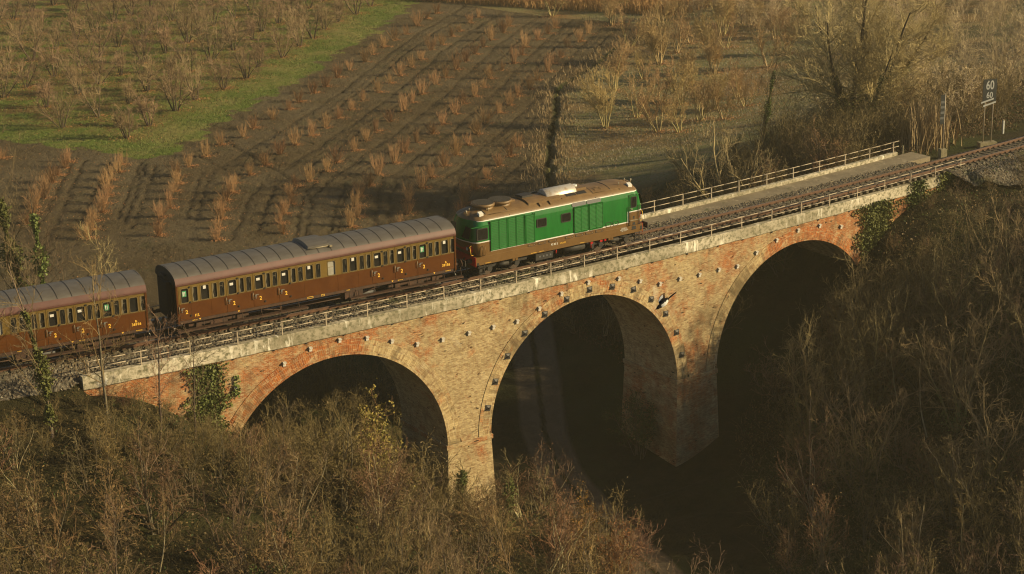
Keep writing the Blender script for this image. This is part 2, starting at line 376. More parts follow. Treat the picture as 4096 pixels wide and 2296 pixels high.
DITCH=[(96,93),(84,86),(76,79),(67.4,72.9),(63.9,68.2),(60.9,63.5),(55.2,56.0),(51.9,51.2),(47.8,45.3),(45.1,41.0),(40,32),(34,24)]
STRIP=[(90,137),(77,122.5),(70.9,116.5),(45.6,91.5),(32.8,80.7),(22.5,70.8),(20.6,70.7),(16.3,78.0),(11.9,86.2),(0,108),(-10,127)]  # edge of the green orchard
PATHL=[(11,-70),(13.5,-32),(14.6,-22),(15.8,-14.2),(16.9,-9.1),(18.1,-3.4),(19.4,1.6),(21.5,6.5),(25.5,13.5),(29.5,21.0),(34,28)]
RUTS=[[(36.3,60.7),(31.9,57.7),(27.1,51.7),(23.9,46.6),(20,39.5)],[(37.1,59.4),(31.5,55),(26.7,49.9),(20.1,38.2)],[(31,51.7),(27.4,46.7),(22.5,38.8)],[(31.9,51.8),(28.1,46.9),(23,38.4)],[(35,52.4),(30.6,45.6),(25.9,37.6)],[(36.6,52),(33,47.4),(28.3,39.5)],[(36.2,45.6),(33,41.2),(30.3,36.8)],[(40.2,47.8),(36.1,43),(33.1,38.5)],[(25.3,56.6),(21.5,51.7),(19.1,47.5),(15.8,42.6)],[(26.4,55.8),(23.3,51.1),(18.9,43.9)],[(22.6,63.2),(18.5,56),(15.4,50.3)],[(23.2,62.7),(19.7,56.5),(15.6,48.9)],[(15.6,73.8),(7.8,58.5),(2.3,47.8)],[(15.1,75),(6.7,59.3)],[(19.6,70.1),(10.8,53.6)],[(19.7,69.2),(10.4,51.4)],[(20.2,68),(10.6,50)],[(17.2,71.8),(7.4,53.6)],[(34.8,77.2),(34.9,72.4),(35.4,66.7)],[(29.2,72.8),(28.4,61.9),(27.7,55.6)],[(24.8,69.4),(24.7,59.3)]]
MIDS=[27.7,21.8,16.4,11.5,6.7,1.5,-3.6]
def inpoly(x,y,L):
    L=np.array(L,float); c=np.zeros(np.shape(x),bool); j=len(L)-1
    for i in range(len(L)):
        xi,yi=L[i]; xj,yj=L[j]
        with np.errstate(divide='ignore',invalid='ignore'):
            t=((yi>y)!=(yj>y))&(x<(xj-xi)*(y-yi)/(yj-yi+1e-12)+xi)
        c^=t; j=i
    return c
GREENP=STRIP+[(-60,180),(-60,320),(200,320),(150,200)]
def track_td(x,y):
    th=np.arctan2(x,RC-y); t=th/KC; d=RC-np.hypot(x,RC-y); return t,d
def H(x,y,fine=True):
    x=np.asarray(x,float); y=np.asarray(y,float); sh=x.shape; xf=x.ravel(); yf=y.ravel(); z=np.empty(len(xf))
    for i in range(0,len(xf),20000):
        q=np.stack([xf[i:i+20000],yf[i:i+20000]],1)/50.0; qc=np.clip(q,[-1.6,-3.2],[3.6,4.6])
        z[i:i+20000]=_phi(((qc[:,None]-_xy[None])**2).sum(-1))@_w[:_n]+_w[_n]+qc@_w[_n+1:]
    z=z.reshape(sh); z=np.clip(z,-15.6,4.5)
    t,d=track_td(x,y); dt=d-TR(np.clip(t,-30,70))
    flat=sstep(46,60,y)*(1-sstep(70,85,x-.35*(y-60)))
    z=z*(1-flat)+(-9)*flat
    # embankments carrying the track beyond the viaduct's ends
    on=np.maximum(1-sstep(-13.2,-12.2,t),sstep(51.5,53.0,t)); w=(1-sstep(2.5,4.2,np.abs(dt)))*on
    z=z*(1-w)+(-.62)*w
    k=sstep(.48,.05,polydist(x+.35*lumps(x,y,3.0,3),y+.3*lumps(x,y,2.6,17),DITCH)) if fine else 0
    z=z-.75*k*sstep(28,38,y)*(1-.75*sstep(66,80,x))
    return z
def ground():
    def axis(pts):
        out=[]
        for a,b,s in pts: out.append(np.arange(a,b,s))
        out.append([pts[-1][1]]); return np.concatenate(out)
    X=axis([(-700,-120,58),(-120,-40,5),(-40,-26,.8),(-26,0,.4),(0,92,.24),(92,110,.34),(110,150,.8),(150,260,6),(260,760,50)])
    Y=axis([(-700,-140,56),(-140,-50,5),(-50,24,.6),(24,38,.4),(38,112,.24),(112,128,.34),(128,200,.8),(200,330,6),(330,760,43)])
    x,y=np.meshgrid(X,Y); z=H(x,y)
    t,d=track_td(x,y); dt=np.abs(d-TR(np.clip(t,-30,70)))
    green=inpoly(x,y,GREENP).astype(float)
    e=polydist(x,y,STRIP); sg=np.where(green>0,e,-e)+.8*lumps(x,y,5.0,11)+.4*lumps(x,y,1.9,2); green=.5+np.clip(sg/3,-.5,.5)
    # the ploughed field
    right=inpoly(x,y,DITCH+[(20,0),(-80,0),(-80,220),(84,220),(84,126),(90,106),(97,93)])
    field=(right&(y>16)).astype(float)*sstep(16,30,y)*sstep(-.3,1.2,polydist(x,y,DITCH))
    path=sstep(2.1,.9,polydist(x,y,PATHL)); mid=sstep(.35,.1,polydist(x,y,PATHL))
    frost=(~right&(y>20)&(x>38)).astype(float)*sstep(22,40,y)*(1-green)
    # wheel ruts beside the sapling rows
    w=x*(-.69)+y*.72+.5*np.sin((x*.72+y*.69)*.09)+.12*lumps(x,y,9); bend=sstep(58,36,y)*sstep(45,10,x); w=w-bend*7.0
    rut=np.zeros_like(x)
    for m in MIDS:
        for s,a in ((-.95,1.0),(.95,1.0),(-.2,.35),(.6,.3)): rut=np.maximum(rut,a*np.exp(-((w-m-s)/.15)**2))
    s2=x*.72+y*.69
    for q in (74.0,75.9,95.5): rut=np.maximum(rut,.8*np.exp(-((s2-q-.6*lumps(x,y,14,8))/.22)**2)*sstep(28,18,w))
    rut=rut*sstep(20,34,x-.55*(60-y))
    for L in RUTS: rut=np.maximum(rut,.95*np.exp(-(polydist(x+.12*lumps(x,y,2.5,5),y+.1*lumps(x,y,2.2,21),L)/.17)**2))
    rut=rut*field*(1-sstep(.35,.55,green))*(.7+.3*np.clip(lumps(x,y,11,16)+.4,0,1))
    near=(np.abs(x-40)<75)&(np.abs(y-75)<60)
    z=z-.15*rut+np.where(near,field*.04*_rs.normal(0,1,x.shape)+.05*lumps(x,y,6,24)*field,0)
    z=z+np.where((y<28)&(dt>4.5),.18*lumps(x,y,4.2)*sstep(.0,1,1-path),0)
    z=z-.10*path*(1-.7*mid)
    ny,nx=x.shape; idx=np.arange(nx*ny).reshape(ny,nx)
    F=np.stack([idx[:-1,:-1],idx[:-1,1:],idx[1:,1:],idx[1:,:-1]],-1).reshape(-1,4)
    me=np_mesh('ground',np.stack([x,y,z],-1).reshape(-1,3),F,[ground_mat()],smooth=True)
    attr_color(me,'zone',np.stack([green,field,path*(1-.75*mid),frost],-1).reshape(-1,4))
    attr_color(me,'rut',np.stack([rut,sstep(3.5,8,e)*(green>.5),rut*0,rut*0+1],-1).reshape(-1,4))
    o=link('ground',me); setp(o,'rolling farmland ground with orchard grass, ploughed field and wooded ravine',kind='structure')
def ground_mat():
    m,n,b=newmat('farmland'); co=coords(n)
    za=N(n,'ShaderNodeAttribute',attribute_name='zone'); sp=N(n,'ShaderNodeSeparateColor'); n.links.new(za.outputs['Color'],sp.inputs[0])
    ra=N(n,'ShaderNodeAttribute',attribute_name='rut'); rs=N(n,'ShaderNodeSeparateColor'); n.links.new(ra.outputs['Color'],rs.inputs[0])
    nb=noise(n,.09,5,.6,co); nm=noise(n,.55,6,.7,co); nf=noise(n,4.5,4,.7,co); nff=noise(n,16,3,.7,co)
    base=mixc(n,ramp(n,nm,.35,.65),(.032,.030,.012),(.06,.046,.02))
    base=mixc(n,ramp(n,nb,.45,.6),base,(.045,.055,.016))
    soil=mixc(n,ramp(n,nm,.3,.7),(.125,.092,.048),(.088,.063,.032)); soil=mixc(n,ramp(n,nb,.4,.65),soil,(.15,.118,.070))
    soil=mixc(n,math_(n,'MULTIPLY',ramp(n,nf,.56,.68),.5),soil,(.22,.17,.10)); soil=mixc(n,math_(n,'MULTIPLY',ramp(n,nff,.42,.3),.6),soil,(.075,.052,.03))
    weeds=math_(n,'MULTIPLY',ramp(n,noise(n,.23,6,.75,co),.55,.7),.55); soil=mixc(n,weeds,soil,(.085,.09,.034))
    soil=mixc(n,math_(n,'MULTIPLY',rs.outputs[0],.92),soil,(.055,.04,.024))
    gr=mixc(n,ramp(n,nm,.32,.62),(.14,.195,.034),(.185,.205,.05)); gr=mixc(n,ramp(n,nf,.35,.65),gr,(.09,.15,.02)); gr=mixc(n,math_(n,'MULTIPLY',ramp(n,noise(n,.16,6,.75,co),.46,.62),.8),gr,(.28,.24,.085))
    gr=mixc(n,math_(n,'MULTIPLY',ramp(n,nff,.55,.7),.5),gr,(.19,.22,.055))
    fr=mixc(n,ramp(n,nm,.35,.6),(.27,.215,.10),(.175,.18,.065)); fr=mixc(n,math_(n,'MULTIPLY',ramp(n,nf,.5,.68),.5),fr,(.38,.35,.28)); fr=mixc(n,math_(n,'MULTIPLY',ramp(n,nb,.48,.62),.6),fr,(.26,.14,.06))
    pa=mixc(n,ramp(n,nm,.35,.65),(.21,.16,.105),(.15,.112,.07))
    def fac(o,lo=.38,hi=.62,a=.5): return ramp(n,math_(n,'ADD',o,math_(n,'MULTIPLY',math_(n,'SUBTRACT',nm,.5),a)),lo,hi)
    orch=N(n,'ShaderNodeAttribute',attribute_name='rut'); os_=N(n,'ShaderNodeSeparateColor'); n.links.new(orch.outputs['Color'],os_.inputs[0])
    gr=mixc(n,math_(n,'MULTIPLY',os_.outputs[1],math_(n,'MULTIPLY',ramp(n,noise(n,.3,6,.7,co),.42,.58),.85)),gr,(.21,.12,.05))
    col=mixc(n,fac(sp.outputs[1],.3,.6),base,soil)
    col=mixc(n,fac(za.outputs['Alpha']),col,fr); col=mixc(n,fac(sp.outputs[0],.40,.60,.9),col,gr); col=mixc(n,fac(sp.outputs[2],.3,.7,.4),col,pa)
    n.links.new(col,b.inputs['Base Color']); b.inputs['Roughness'].default_value=.95; b.inputs['Specular IOR Level'].default_value=.15
    h=math_(n,'ADD',math_(n,'MULTIPLY',nf,1.0),math_(n,'MULTIPLY',nff,.5)); bump(n,b,h,1.0,.32)
    return m
ground()

# ------------------------------------------------------------------ viaduct
YN,YF=-2.47,2.72            # wall faces
ZS=-9.55; RI=7.15; RO=8.02
ARCH=[1.70,19.03,36.65]
T0,T1=-12.65,50.60; ZTOP=-1.17
def zoneval(t,z):
    """orange, stain and darkening, lime for the brickwork at (t,z)"""
    t=np.asarray(t,float); z=np.asarray(z,float)
    g=lambda c,w,x: np.exp(-((x-c)/w)**2)
    o=np.interp(t,[-13,-8,-5,-2,4,7,9,12,16,22,26,30,34,36,40,50],[.85,.85,.6,.72,.62,.30,.02,.05,.34,.30,.28,.42,.55,.80,.92,.95])
    o=o+.28*sstep(-3.2,-1.6,z)*g(17,9,t)-.25*sstep(-3.5,-7,z)*g(10,4,t)+.25*g(28,3,t)*g(-10.5,3,z)-.2*g(30,3,t)*g(-5,1.8,z)
    s=.05+.55*g(28.6,2.6,t)*g(-6.5,2.5,z)+.5*g(27.5,1.8,t)*sstep(-8,-12,z)+.35*g(31.5,1.2,t)*g(-4.5,1.5,z)+.2*g(9.9,1.6,t)*g(-4.3,.8,z)+.25*g(15,3,t)*g(-4,1.5,z)  # second term darkens the right pier towards its foot
    l=.5*g(-7.4,1.0,t)*g(-3.9,.8,z)+.6*g(24.35,.28,t)*sstep(-5.2,-4,z)*sstep(-2.6,-2.9,z)+.5*g(-5.6,.5,t)*g(-4.6,1.0,z)+.4*g(29.6,.7,t)*g(-8.6,1.2,z)+.35*g(9.6,.9,t)*g(-3.2,1.5,z)+.35*g(9,.4,t)*sstep(-7,-9,z)
    return np.stack([np.clip(o,0,1),np.clip(s,0,1),np.clip(l,0,1),np.ones_like(o)],-1)
def lower(t):
    for c in ARCH:
        if abs(t-c)<RO: return max(ZS-.0,ZS+math.sqrt(max(0,RO*RO-(t-c)**2)))
    inner=[(ARCH[0]+RO,ARCH[1]-RO),(ARCH[1]+RO,ARCH[2]-RO)]
    for a,b in inner:
        if a<=t<=b: return ZS
    return -15.8 if t<10 else -13.0
def zoned(me,tz):
    attr_color(me,'zone',zoneval(tz[:,0],tz[:,1]))
def wallmesh(d,flip):
    brk=sorted(set([round(v,3) for v in np.arange(T0,T1,.3)]+[T1]+[c+s*RO*math.cos(a) for c in ARCH for s in (-1,1) for a in np.linspace(0,1.57,34)]))
    brk=[v for v in brk if T0<=v<=T1]; b2=[brk[0]]
    for v in brk[1:]:
        if v-b2[-1]>.02: b2.append(v)
    NZ=14; V=[];TZ=[];UV=[]
    for t in b2:
        lo=lower(t)
        for j in range(NZ+1):
            z=lo+(ZTOP-lo)*j/NZ; V.append(P(t,d,z)); TZ.append((t,z))
    n=NZ+1; i=np.arange(len(b2)-1)[:,None]*n+np.arange(NZ)[None]
    F=np.stack([i,i+n,i+n+1,i+1] if not flip else [i,i+1,i+n+1,i+n],-1).reshape(-1,4)
    me=np_mesh('spandrel_wall',np.array(V),F,[MT['brick']]); TZ=np.array(TZ)
    l=me.uv_layers.new(name='UVMap'); l.data.foreach_set('uv',TZ[F.ravel()].astype(np.float32).ravel()); zoned(me,TZ); return me
def gridmesh(name,pts,uv,tz,mat,flip=False):
    """pts (a,b,3) uv (a,b,2) tz (a,b,2)"""
    a,b=pts.shape[:2]; i=np.arange(a-1)[:,None]*b+np.arange(b-1)[None]
    F=np.stack([i,i+b,i+b+1,i+1] if not flip else [i,i+1,i+b+1,i+b],-1).reshape(-1,4)
    me=np_mesh(name,pts.reshape(-1,3),F,[mat]); l=me.uv_layers.new(name='UVMap')
    l.data.foreach_set('uv',uv.reshape(-1,2)[F.ravel()].astype(np.float32).ravel()); zoned(me,tz.reshape(-1,2)); return me
def viaduct():
    root=empty('viaduct',P(19,0,-15),0,'orange and buff brick railway viaduct with three tall round arches','viaduct')
    def part(name,me):
        o=link(name,me,root); o.matrix_parent_inverse=Matrix.Translation(-Vector(root.location)); return o
    part('spandrel_wall',wallmesh(YN,False)); part('spandrel_wall',wallmesh(YF,True))
    for ai,c in enumerate(ARCH):
        th=np.linspace(math.pi,0,73)
        for d,out in ((YN,-1),(YF,1)):
            rr=np.array([RI,RI,(RI+RO)/2,RO,RO]); dd=np.array([0.02,.035,.035,.035,0.0])*out+d
            T=c+rr[None]*np.cos(th)[:,None]; Z=ZS+rr[None]*np.sin(th)[:,None]; x,y=Pn(T,dd[None]+0*T)
            uv=np.stack([(math.pi-th)[:,None]*(RI+.4)+0*T,rr[None]+0*T],-1); tz=np.stack([T,Z],-1)
            me=gridmesh('arch_ring',np.stack([x,y,Z],-1),uv,tz,MT['ringbrick'],flip=(out<0))
            zo=zoneval(tz.reshape(-1,2)[:,0],tz.reshape(-1,2)[:,1])
            tt=tz.reshape(-1,2)[:,0]
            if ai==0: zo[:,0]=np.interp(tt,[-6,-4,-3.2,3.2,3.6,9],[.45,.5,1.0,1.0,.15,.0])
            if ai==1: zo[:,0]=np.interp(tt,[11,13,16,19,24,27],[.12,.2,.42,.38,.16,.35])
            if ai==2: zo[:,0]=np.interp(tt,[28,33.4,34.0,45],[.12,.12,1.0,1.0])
            me.color_attributes['zone'].data.foreach_set('color',zo.astype(np.float32).ravel())
            part('arch_ring',me)
        # vault
        dd=np.linspace(YN-.02,YF+.02,9); T=c+RI*np.cos(th)[:,None]+0*dd[None]; Z=ZS+RI*np.sin(th)[:,None]+0*dd[None]; x,y=Pn(T,dd[None]+0*T)
        me=gridmesh('vault',np.stack([x,y,Z],-1),np.stack([dd[None]+0*T,(math.pi-th)[:,None]*RI+0*T],-1),np.stack([T*0+9.5,Z],-1),MT['brick'],flip=True); part('vault',me)
    # piers below the springing line, flaring slightly
    for a,b in ((ARCH[0]+RI,ARCH[1]-RI),(ARCH[1]+RI,ARCH[2]-RI)):
        bot=-17.5; zz=np.linspace(bot,ZS+.02,12); fl=(ZS-zz)*.035
        cor=[(a,YN,-1,-1),(b,YN,1,-1),(b,YF,1,1),(a,YF,-1,1),(a,YN,-1,-1)]
        for k in range(4):
            (t0,d0,s0,e0),(t1,d1,s1,e1)=cor[k],cor[k+1]; w=np.linspace(0,1,9)
            T=(t0+(t1-t0)*w)[None]+((s0+(s1-s0)*w)[None])*(fl[:,None]); D=(d0+(d1-d0)*w)[None]+((e0+(e1-e0)*w)[None])*(.03+fl[:,None])
            x,y=Pn(T,D); z=zz[:,None]+0*T; u=(T if k%2==0 else D)
            me=gridmesh('pier',np.stack([x,y,z],-1),np.stack([u,z],-1),np.stack([T,z],-1),MT['brick'],flip=True)
            if k==0: pm=me; parts=[me]
            else: parts.append(me)
        # join the four faces in one mesh
        V=[];UV=[];Zs=[];F=[];off=0
        for me in parts:
            nv=len(me.vertices); co=np.zeros(nv*3,np.float32); me.vertices.foreach_get('co',co); V.append(co.reshape(-1,3))
            nl=len(me.loops); li=np.zeros(nl,np.int32); me.loops.foreach_get('vertex_index',li); F.append(li.reshape(-1,4)+off); off+=nv
            u=np.zeros(nl*2,np.float32); me.uv_layers[0].data.foreach_get('uv',u); UV.append(u)
            zc=np.zeros(nv*4,np.float32); me.color_attributes['zone'].data.foreach_get('color',zc); Zs.append(zc)
        me=np_mesh('pier',np.concatenate(V),np.concatenate(F),[MT['brick']]); l=me.uv_layers.new(name='UVMap'); l.data.foreach_set('uv',np.concatenate(UV)); attr_color(me,'zone',np.concatenate(Zs))
        part('pier',me)
        mb=MB()
        for j in range(8):
            ta=a-.10+(b-a+.20)*j/8; tb=a-.10+(b-a+.20)*(j+1)/8
            mb.box(ta,tb,YN-.085,YF+.085,ZS-.24,ZS+.03,tf=P)
        me=mb.mesh('impost_ledge',[MT['brick']]); co=np.zeros(len(me.vertices)*3,np.float32); me.vertices.foreach_get('co',co); co=co.reshape(-1,3)
        l=me.uv_layers.new(name='UVMap'); li=np.zeros(len(me.loops),np.int32); me.loops.foreach_get('vertex_index',li); l.data.foreach_set('uv',np.stack([co[li,0]+co[li,1],co[li,2]],-1).ravel())
        zz=np.tile([.42,.25,.1,1],(len(co),1)); attr_color(me,'zone',zz); part('impost_ledge',me)
    # copings: near beam with its drip edge, far kerb
    ts=np.arange(T0-.05,T1+.4,.5); ts=np.append(ts,T1+.4)
    def strip(prof,name,mat,ts):
        rows=[];uvs=[];acc=[0]
        for q0,q1 in zip(prof[:-1],prof[1:]): acc.append(acc[-1]+math.hypot(q1[0]-q0[0],q1[1]-q0[1]))
        for t in ts:
            jz=.012*math.sin(t*1.7)+.01*math.sin(t*4.3)
            rows.append([P(t,d,z+(jz if i in (1,2) else 0)) for i,(d,z) in enumerate(prof)]); uvs.append([(t,a) for a in acc])
        mb=MB(); mb.grid(rows,0,uvs,smooth=False); n=len(prof)
        mb.face(list(reversed(rows[0])),0,[(0,0)]*n); mb.face(rows[-1],0,[(0,0)]*n)
        return part(name,mb.mesh(name,[mat]))
    strip([(-2.0,-1.17),(-2.585,-1.17),(-2.60,-1.14),(-2.575,-.50),(-2.54,-.467),(-2.18,-.467),(-2.10,-.70),(-2.0,-1.17)],'coping',MT['concrete'],ts)
    tf=np.arange(T0,52.2,.5)
    strip([(2.42,-.6),(2.42,.05),(2.46,.0787),(2.70,.0787),(2.74,.05),(2.78,-1.2),(2.5,-1.2),(2.42,-.6)],'parapet_kerb',MT['concrete'],np.append(tf,52.05))
    # little drain holes and notches under the coping
    rr=random.Random(3); mb=MB(); mb.box(0,.09,-.06,.02,-.10,-.02); dme=mb.mesh('drain_outlet',[MT['soot']])
    for k in range(26):
        t=T0+1+k*2.4+rr.uniform(-.4,.4); o=link('drain_outlet',dme,root); o.location=Vector(P(t,YN,ZTOP))-root.location; o.rotation_euler=(0,0,KC*t)
    # deck under the ballast and the walkway slab
    mb=MB(); rows=[[P(t,-2.3,-.95),P(t,2.6,-.95)] for t in np.arange(T0,T1+.01,2)]; mb.grid(rows); part('deck',mb.mesh('deck',[MT['walkway']]))
    mb=MB(); rows=[]
    tw=list(np.arange(T0,53.4,.6))+[53.6]
    for t in tw:
        e=TR(t)+2.25
        rows.append([P(t,e,-.75),P(t,e,-.20),P(t,2.42,-.17),P(t,2.42,-.75)])
    mb.grid(rows,smooth=False); mb.face(rows[-1]); part('walkway_slab',mb.mesh('walkway_slab',[MT['walkway']]))
    # pale anchor blocks on the spandrels, dark tie plates round the middle arch
    a0=MB(); a0.box(-.085,.085,-.10,.05,-.13,.13); a0.box(-.10,.10,-.17,-.10,.03,.10); ame=a0.mesh('anchor_block',[MT['anchor']])
    for t,z in [(-4.32,-2.91),(-1.37,-2.14),(0.25,-1.61),(2.07,-1.48),(3.79,-1.72),(5.37,-2.24),(7.01,-2.77),(8.71,-2.86),(10.5,-2.85),(12.19,-2.84),(13.88,-2.85),(15.47,-2.39),(17.1,-1.79),(19.11,-1.49),(21.45,-1.72),(23.12,-2.23),(24.7,-2.74),(26.32,-2.74),(27.94,-2.81),(29.58,-2.82),(31.17,-2.92),(32.83,-2.34),(34.61,-1.86),(36.54,-1.58),(38.56,-1.66),(40.61,-2.13)]:
        o=part('anchor_block',ame); x,y,zz=P(t,YN,z); o.matrix_parent_inverse=Matrix.Identity(4); o.location=Vector((x,y,zz))-root.location; o.rotation_euler=(0,0,KC*t)
    b0=MB(); h=.19; b0.box(-h,h,-.03,.03,-h,h)
    for k in range(4):
        c4=[(-h*.8,-.03,-h*.8),(h*.8,-.03,-h*.8),(h*.8,-.03,h*.8),(-h*.8,-.03,h*.8)]; b0.face([c4[k],c4[(k+1)%4],(0,-.10,0)])
    b0.tube((0,-.08,0),(0,-.26,0),.028); pme=b0.mesh('tie_plate',[MT['plate']])
    for t,z in [(11.68,-7.8),(12.25,-6.27),(13.15,-4.87),(14.41,-3.71),(15.88,-2.83),(17.5,-2.23),(19.22,-1.97),(20.94,-2.13),(22.6,-2.67),(24.0,-3.6),(25.19,-4.8),(26.09,-6.24),(26.53,-7.84)]:
        o=part('tie_plate',pme); o.matrix_parent_inverse=Matrix.Identity(4); x,y,zz=P(t,YN-.035,z); o.location=Vector((x,y,zz))-root.location
        o.rotation_euler=(0,math.atan2(t-19.03,z-ZS)*.0+math.radians(random.Random(int(t*9)).uniform(-8,14)),KC*t)
    return root
viaduct()

# ------------------------------------------------------------------ railings
NP_=[-12.31,-9.46,-6.72,-3.99,-1.35,1.32,3.91,6.45,8.9,11.4,13.89,16.38,18.86,21.35,23.89,26.36,28.93,31.51,34.15,36.81,39.45,42.14,44.85,47.55,50.15,52.91]
FP_=[-10.6,-8.0,-5.4,-2.8,-.2,2.4,5.0,7.6,10.2,12.8,15.4,18.0,20.7,23.3,25.9,28.53,31.0,33.54,36.06,38.68,41.25,43.87,46.5,49.11,51.72]
def railing(name,ts,d,z0,label,ext=(.4,.45),zero=None):
    root=empty(name,P(ts[0],d,z0),0,label,'railing')
    inv=Matrix.Translation(-Vector(root.location))
    rr=random.Random(int(d*10))
    for t in ts:
        mb=MB(); an=KC*t; le=rr.uniform(-.012,.012)
        mb.box(-.032,.032,-.03,.03,-.06,.785); o=mb.build('post',MT['railing'],root); o.location=Vector(P(t,d,z0))-root.location; o.rotation_euler=(rr.uniform(-.012,.012),le,an)
    for z in (.765,.385):
        mb=MB(); tt=np.arange(ts[0]-ext[0],ts[-1]+ext[1],1.2); tt=np.append(tt,ts[-1]+ext[1])
        mb.path([P(t,d-.04,z0+z+.004*math.sin(t*2.1)) for t in tt],.026,6); o=mb.build('rail',MT['railing'],root); o.matrix_parent_inverse=inv
railing('railing',NP_,YN,-.467,'grey tube railing standing on the near concrete coping above the brick wall')
railing('railing',FP_,2.56,.0787,'grey tube railing standing on the far kerb behind the walkway',ext=(.4,.55))

# ------------------------------------------------------------------ track
def track():
    root=empty('railway_track',P(19,TR(19),0),0,'single railway track of rusty rails on concrete sleepers across the viaduct','railway track')
    inv=Matrix.Translation(-Vector(root.location))
    ts=np.arange(-34,104,1.0)
    for g in (-.75,.75):
        prof=[(-.036,0),(.036,0),(.036,-.035),(.010,-.045),(.010,-.13),(.066,-.155),(.066,-.165),(-.066,-.165),(-.066,-.155),(-.010,-.13),(-.010,-.045),(-.036,-.035)]
        mb=MB(); rows=[[P(t,TR(min(t,75))+g+q[0],q[1]) for q in prof] for t in ts]
        mb.grid(rows,close=True,smooth=False,mf=lambda a,b:1 if b==0 else 0); o=mb.build('rail',[MT['railsteel'],MT['railhead']],root); o.matrix_parent_inverse=inv
    s=MB(); s.box(-.12,.12,-1.15,1.15,-.30,-.175)
    for g in (-.75,.75):
        s.box(-.09,.09,g-.16,g+.16,-.175,-.155,1)
        for e in (-.11,.11): s.box(-.035,.035,g+e-.03,g+e+.03,-.155,-.10,1)
    me=s.mesh('sleeper',[MT['sleeper'],MT['railsteel']]); rr=random.Random(4)
    tl=list(np.arange(-8.4,51.4,.6)); 
    def place(t):
        d=TR(t); x,y,z=P(t,d,rr.uniform(-.012,.006)); an=KC*t+(-1.9025/50+2*.43*t/2500)
        return Vector((x,y,z)),an+rr.uniform(-.02,.02)
    for t in tl:
        o=link('sleeper',me,root); l,a=place(t); o.location=l-root.location; o.rotation_euler=(0,0,a)
    mb=MB()
    for t in list(np.arange(51.6,92,.6))+list(np.arange(-33,-8.5,.6)):
        l,a=place(min(t,75) if False else t); m=Matrix.Translation(l)@Matrix.Rotation(a,4,'Z')
        mb.box(-.12,.12,-1.15,1.15,-.30,-.175,tf=lambda x,y,z:tuple(m@Vector((x,y,z))))
        for g in (-.75,.75): mb.box(-.09,.09,g-.16,g+.16,-.175,-.11,1,tf=lambda x,y,z:tuple(m@Vector((x,y,z))))
    o=mb.build('sleepers',[MT['sleeper'],MT['railsteel']],root); o['kind']='stuff'; o.matrix_parent_inverse=inv
track()
def ballast():
    m,n,b=newmat('ballast_stone'); co=coords(n)
    vo=N(n,'ShaderNodeTexVoronoi'); vo.inputs['Scale'].default_value=11.0; n.links.new(co,vo.inputs['Vector']); sp=N(n,'ShaderNodeSeparateColor'); n.links.new(vo.outputs['Color'],sp.inputs[0])
    c=mixc(n,sp.outputs[0],(.03,.026,.018),(.15,.125,.085)); c=mixc(n,math_(n,'MULTIPLY',ramp(n,sp.outputs[1],.85,.95),.7),c,(.33,.29,.21)); c=mixc(n,ramp(n,sp.outputs[2],.6,1.0),c,(.085,.055,.03))
    c=mixc(n,math_(n,'MULTIPLY',ramp(n,noise(n,.45,5,.7,co),.55,.66),.75),c,(.045,.052,.012))
    n.links.new(c,b.inputs['Base Color']); b.inputs['Roughness'].default_value=.9
    bump(n,b,vo.outputs['Distance'],-1.0,.05)
    rs=np.random.RandomState(8)
    t=np.arange(-32,92,.085); w=np.linspace(0,1,60); T=t[:,None]+0*w[None]
    onb=sstep(-13.5,-12.2,T)*(1-sstep(50.8,52.2,T)); tr=np.vectorize(TR)(np.clip(T,-34,90))
    dl=-2.2*onb+(1-onb)*(tr-3.2-3.6*sstep(52,58,T)); dr=onb*(tr+2.42)+(1-onb)*(tr+2.9)
    D=dl+(dr-dl)*w[None]; e=D-tr
    z=-.19-.035*np.abs(e)**1.2
    sh=np.clip((np.abs(e)-1.35),0,9); z=z-np.where(e<0,.46*sh+0,.30*sh*(1-onb)); z=np.where((e>0)&(onb>.5),-.185-.012*np.abs(e),z)
    z=np.where(e<0,onb*np.maximum(z,-.60)+(1-onb)*np.maximum(z,H(*Pn(T,D),fine=False)+.04+.25*np.clip(e+6.8,0,1)*(T>52)*(e>-6)),z)
    z=z-.015*np.exp(-(e/.5)**2)-.005
    z=z+rs.normal(0,.026,z.shape); T=T+rs.normal(0,.02,T.shape); D=D+rs.normal(0,.02,D.shape)
    x,y=Pn(T,D); a,b2=z.shape; i=np.arange(a-1)[:,None]*b2+np.arange(b2-1)[None]
    F=np.stack([i,i+b2,i+b2+1,i+1],-1).reshape(-1,4)
    o=link('ballast',np_mesh('ballast',np.stack([x,y,z],-1).reshape(-1,3),F,[m])); setp(o,'grey stone ballast bed under the track',kind='structure')
ballast()
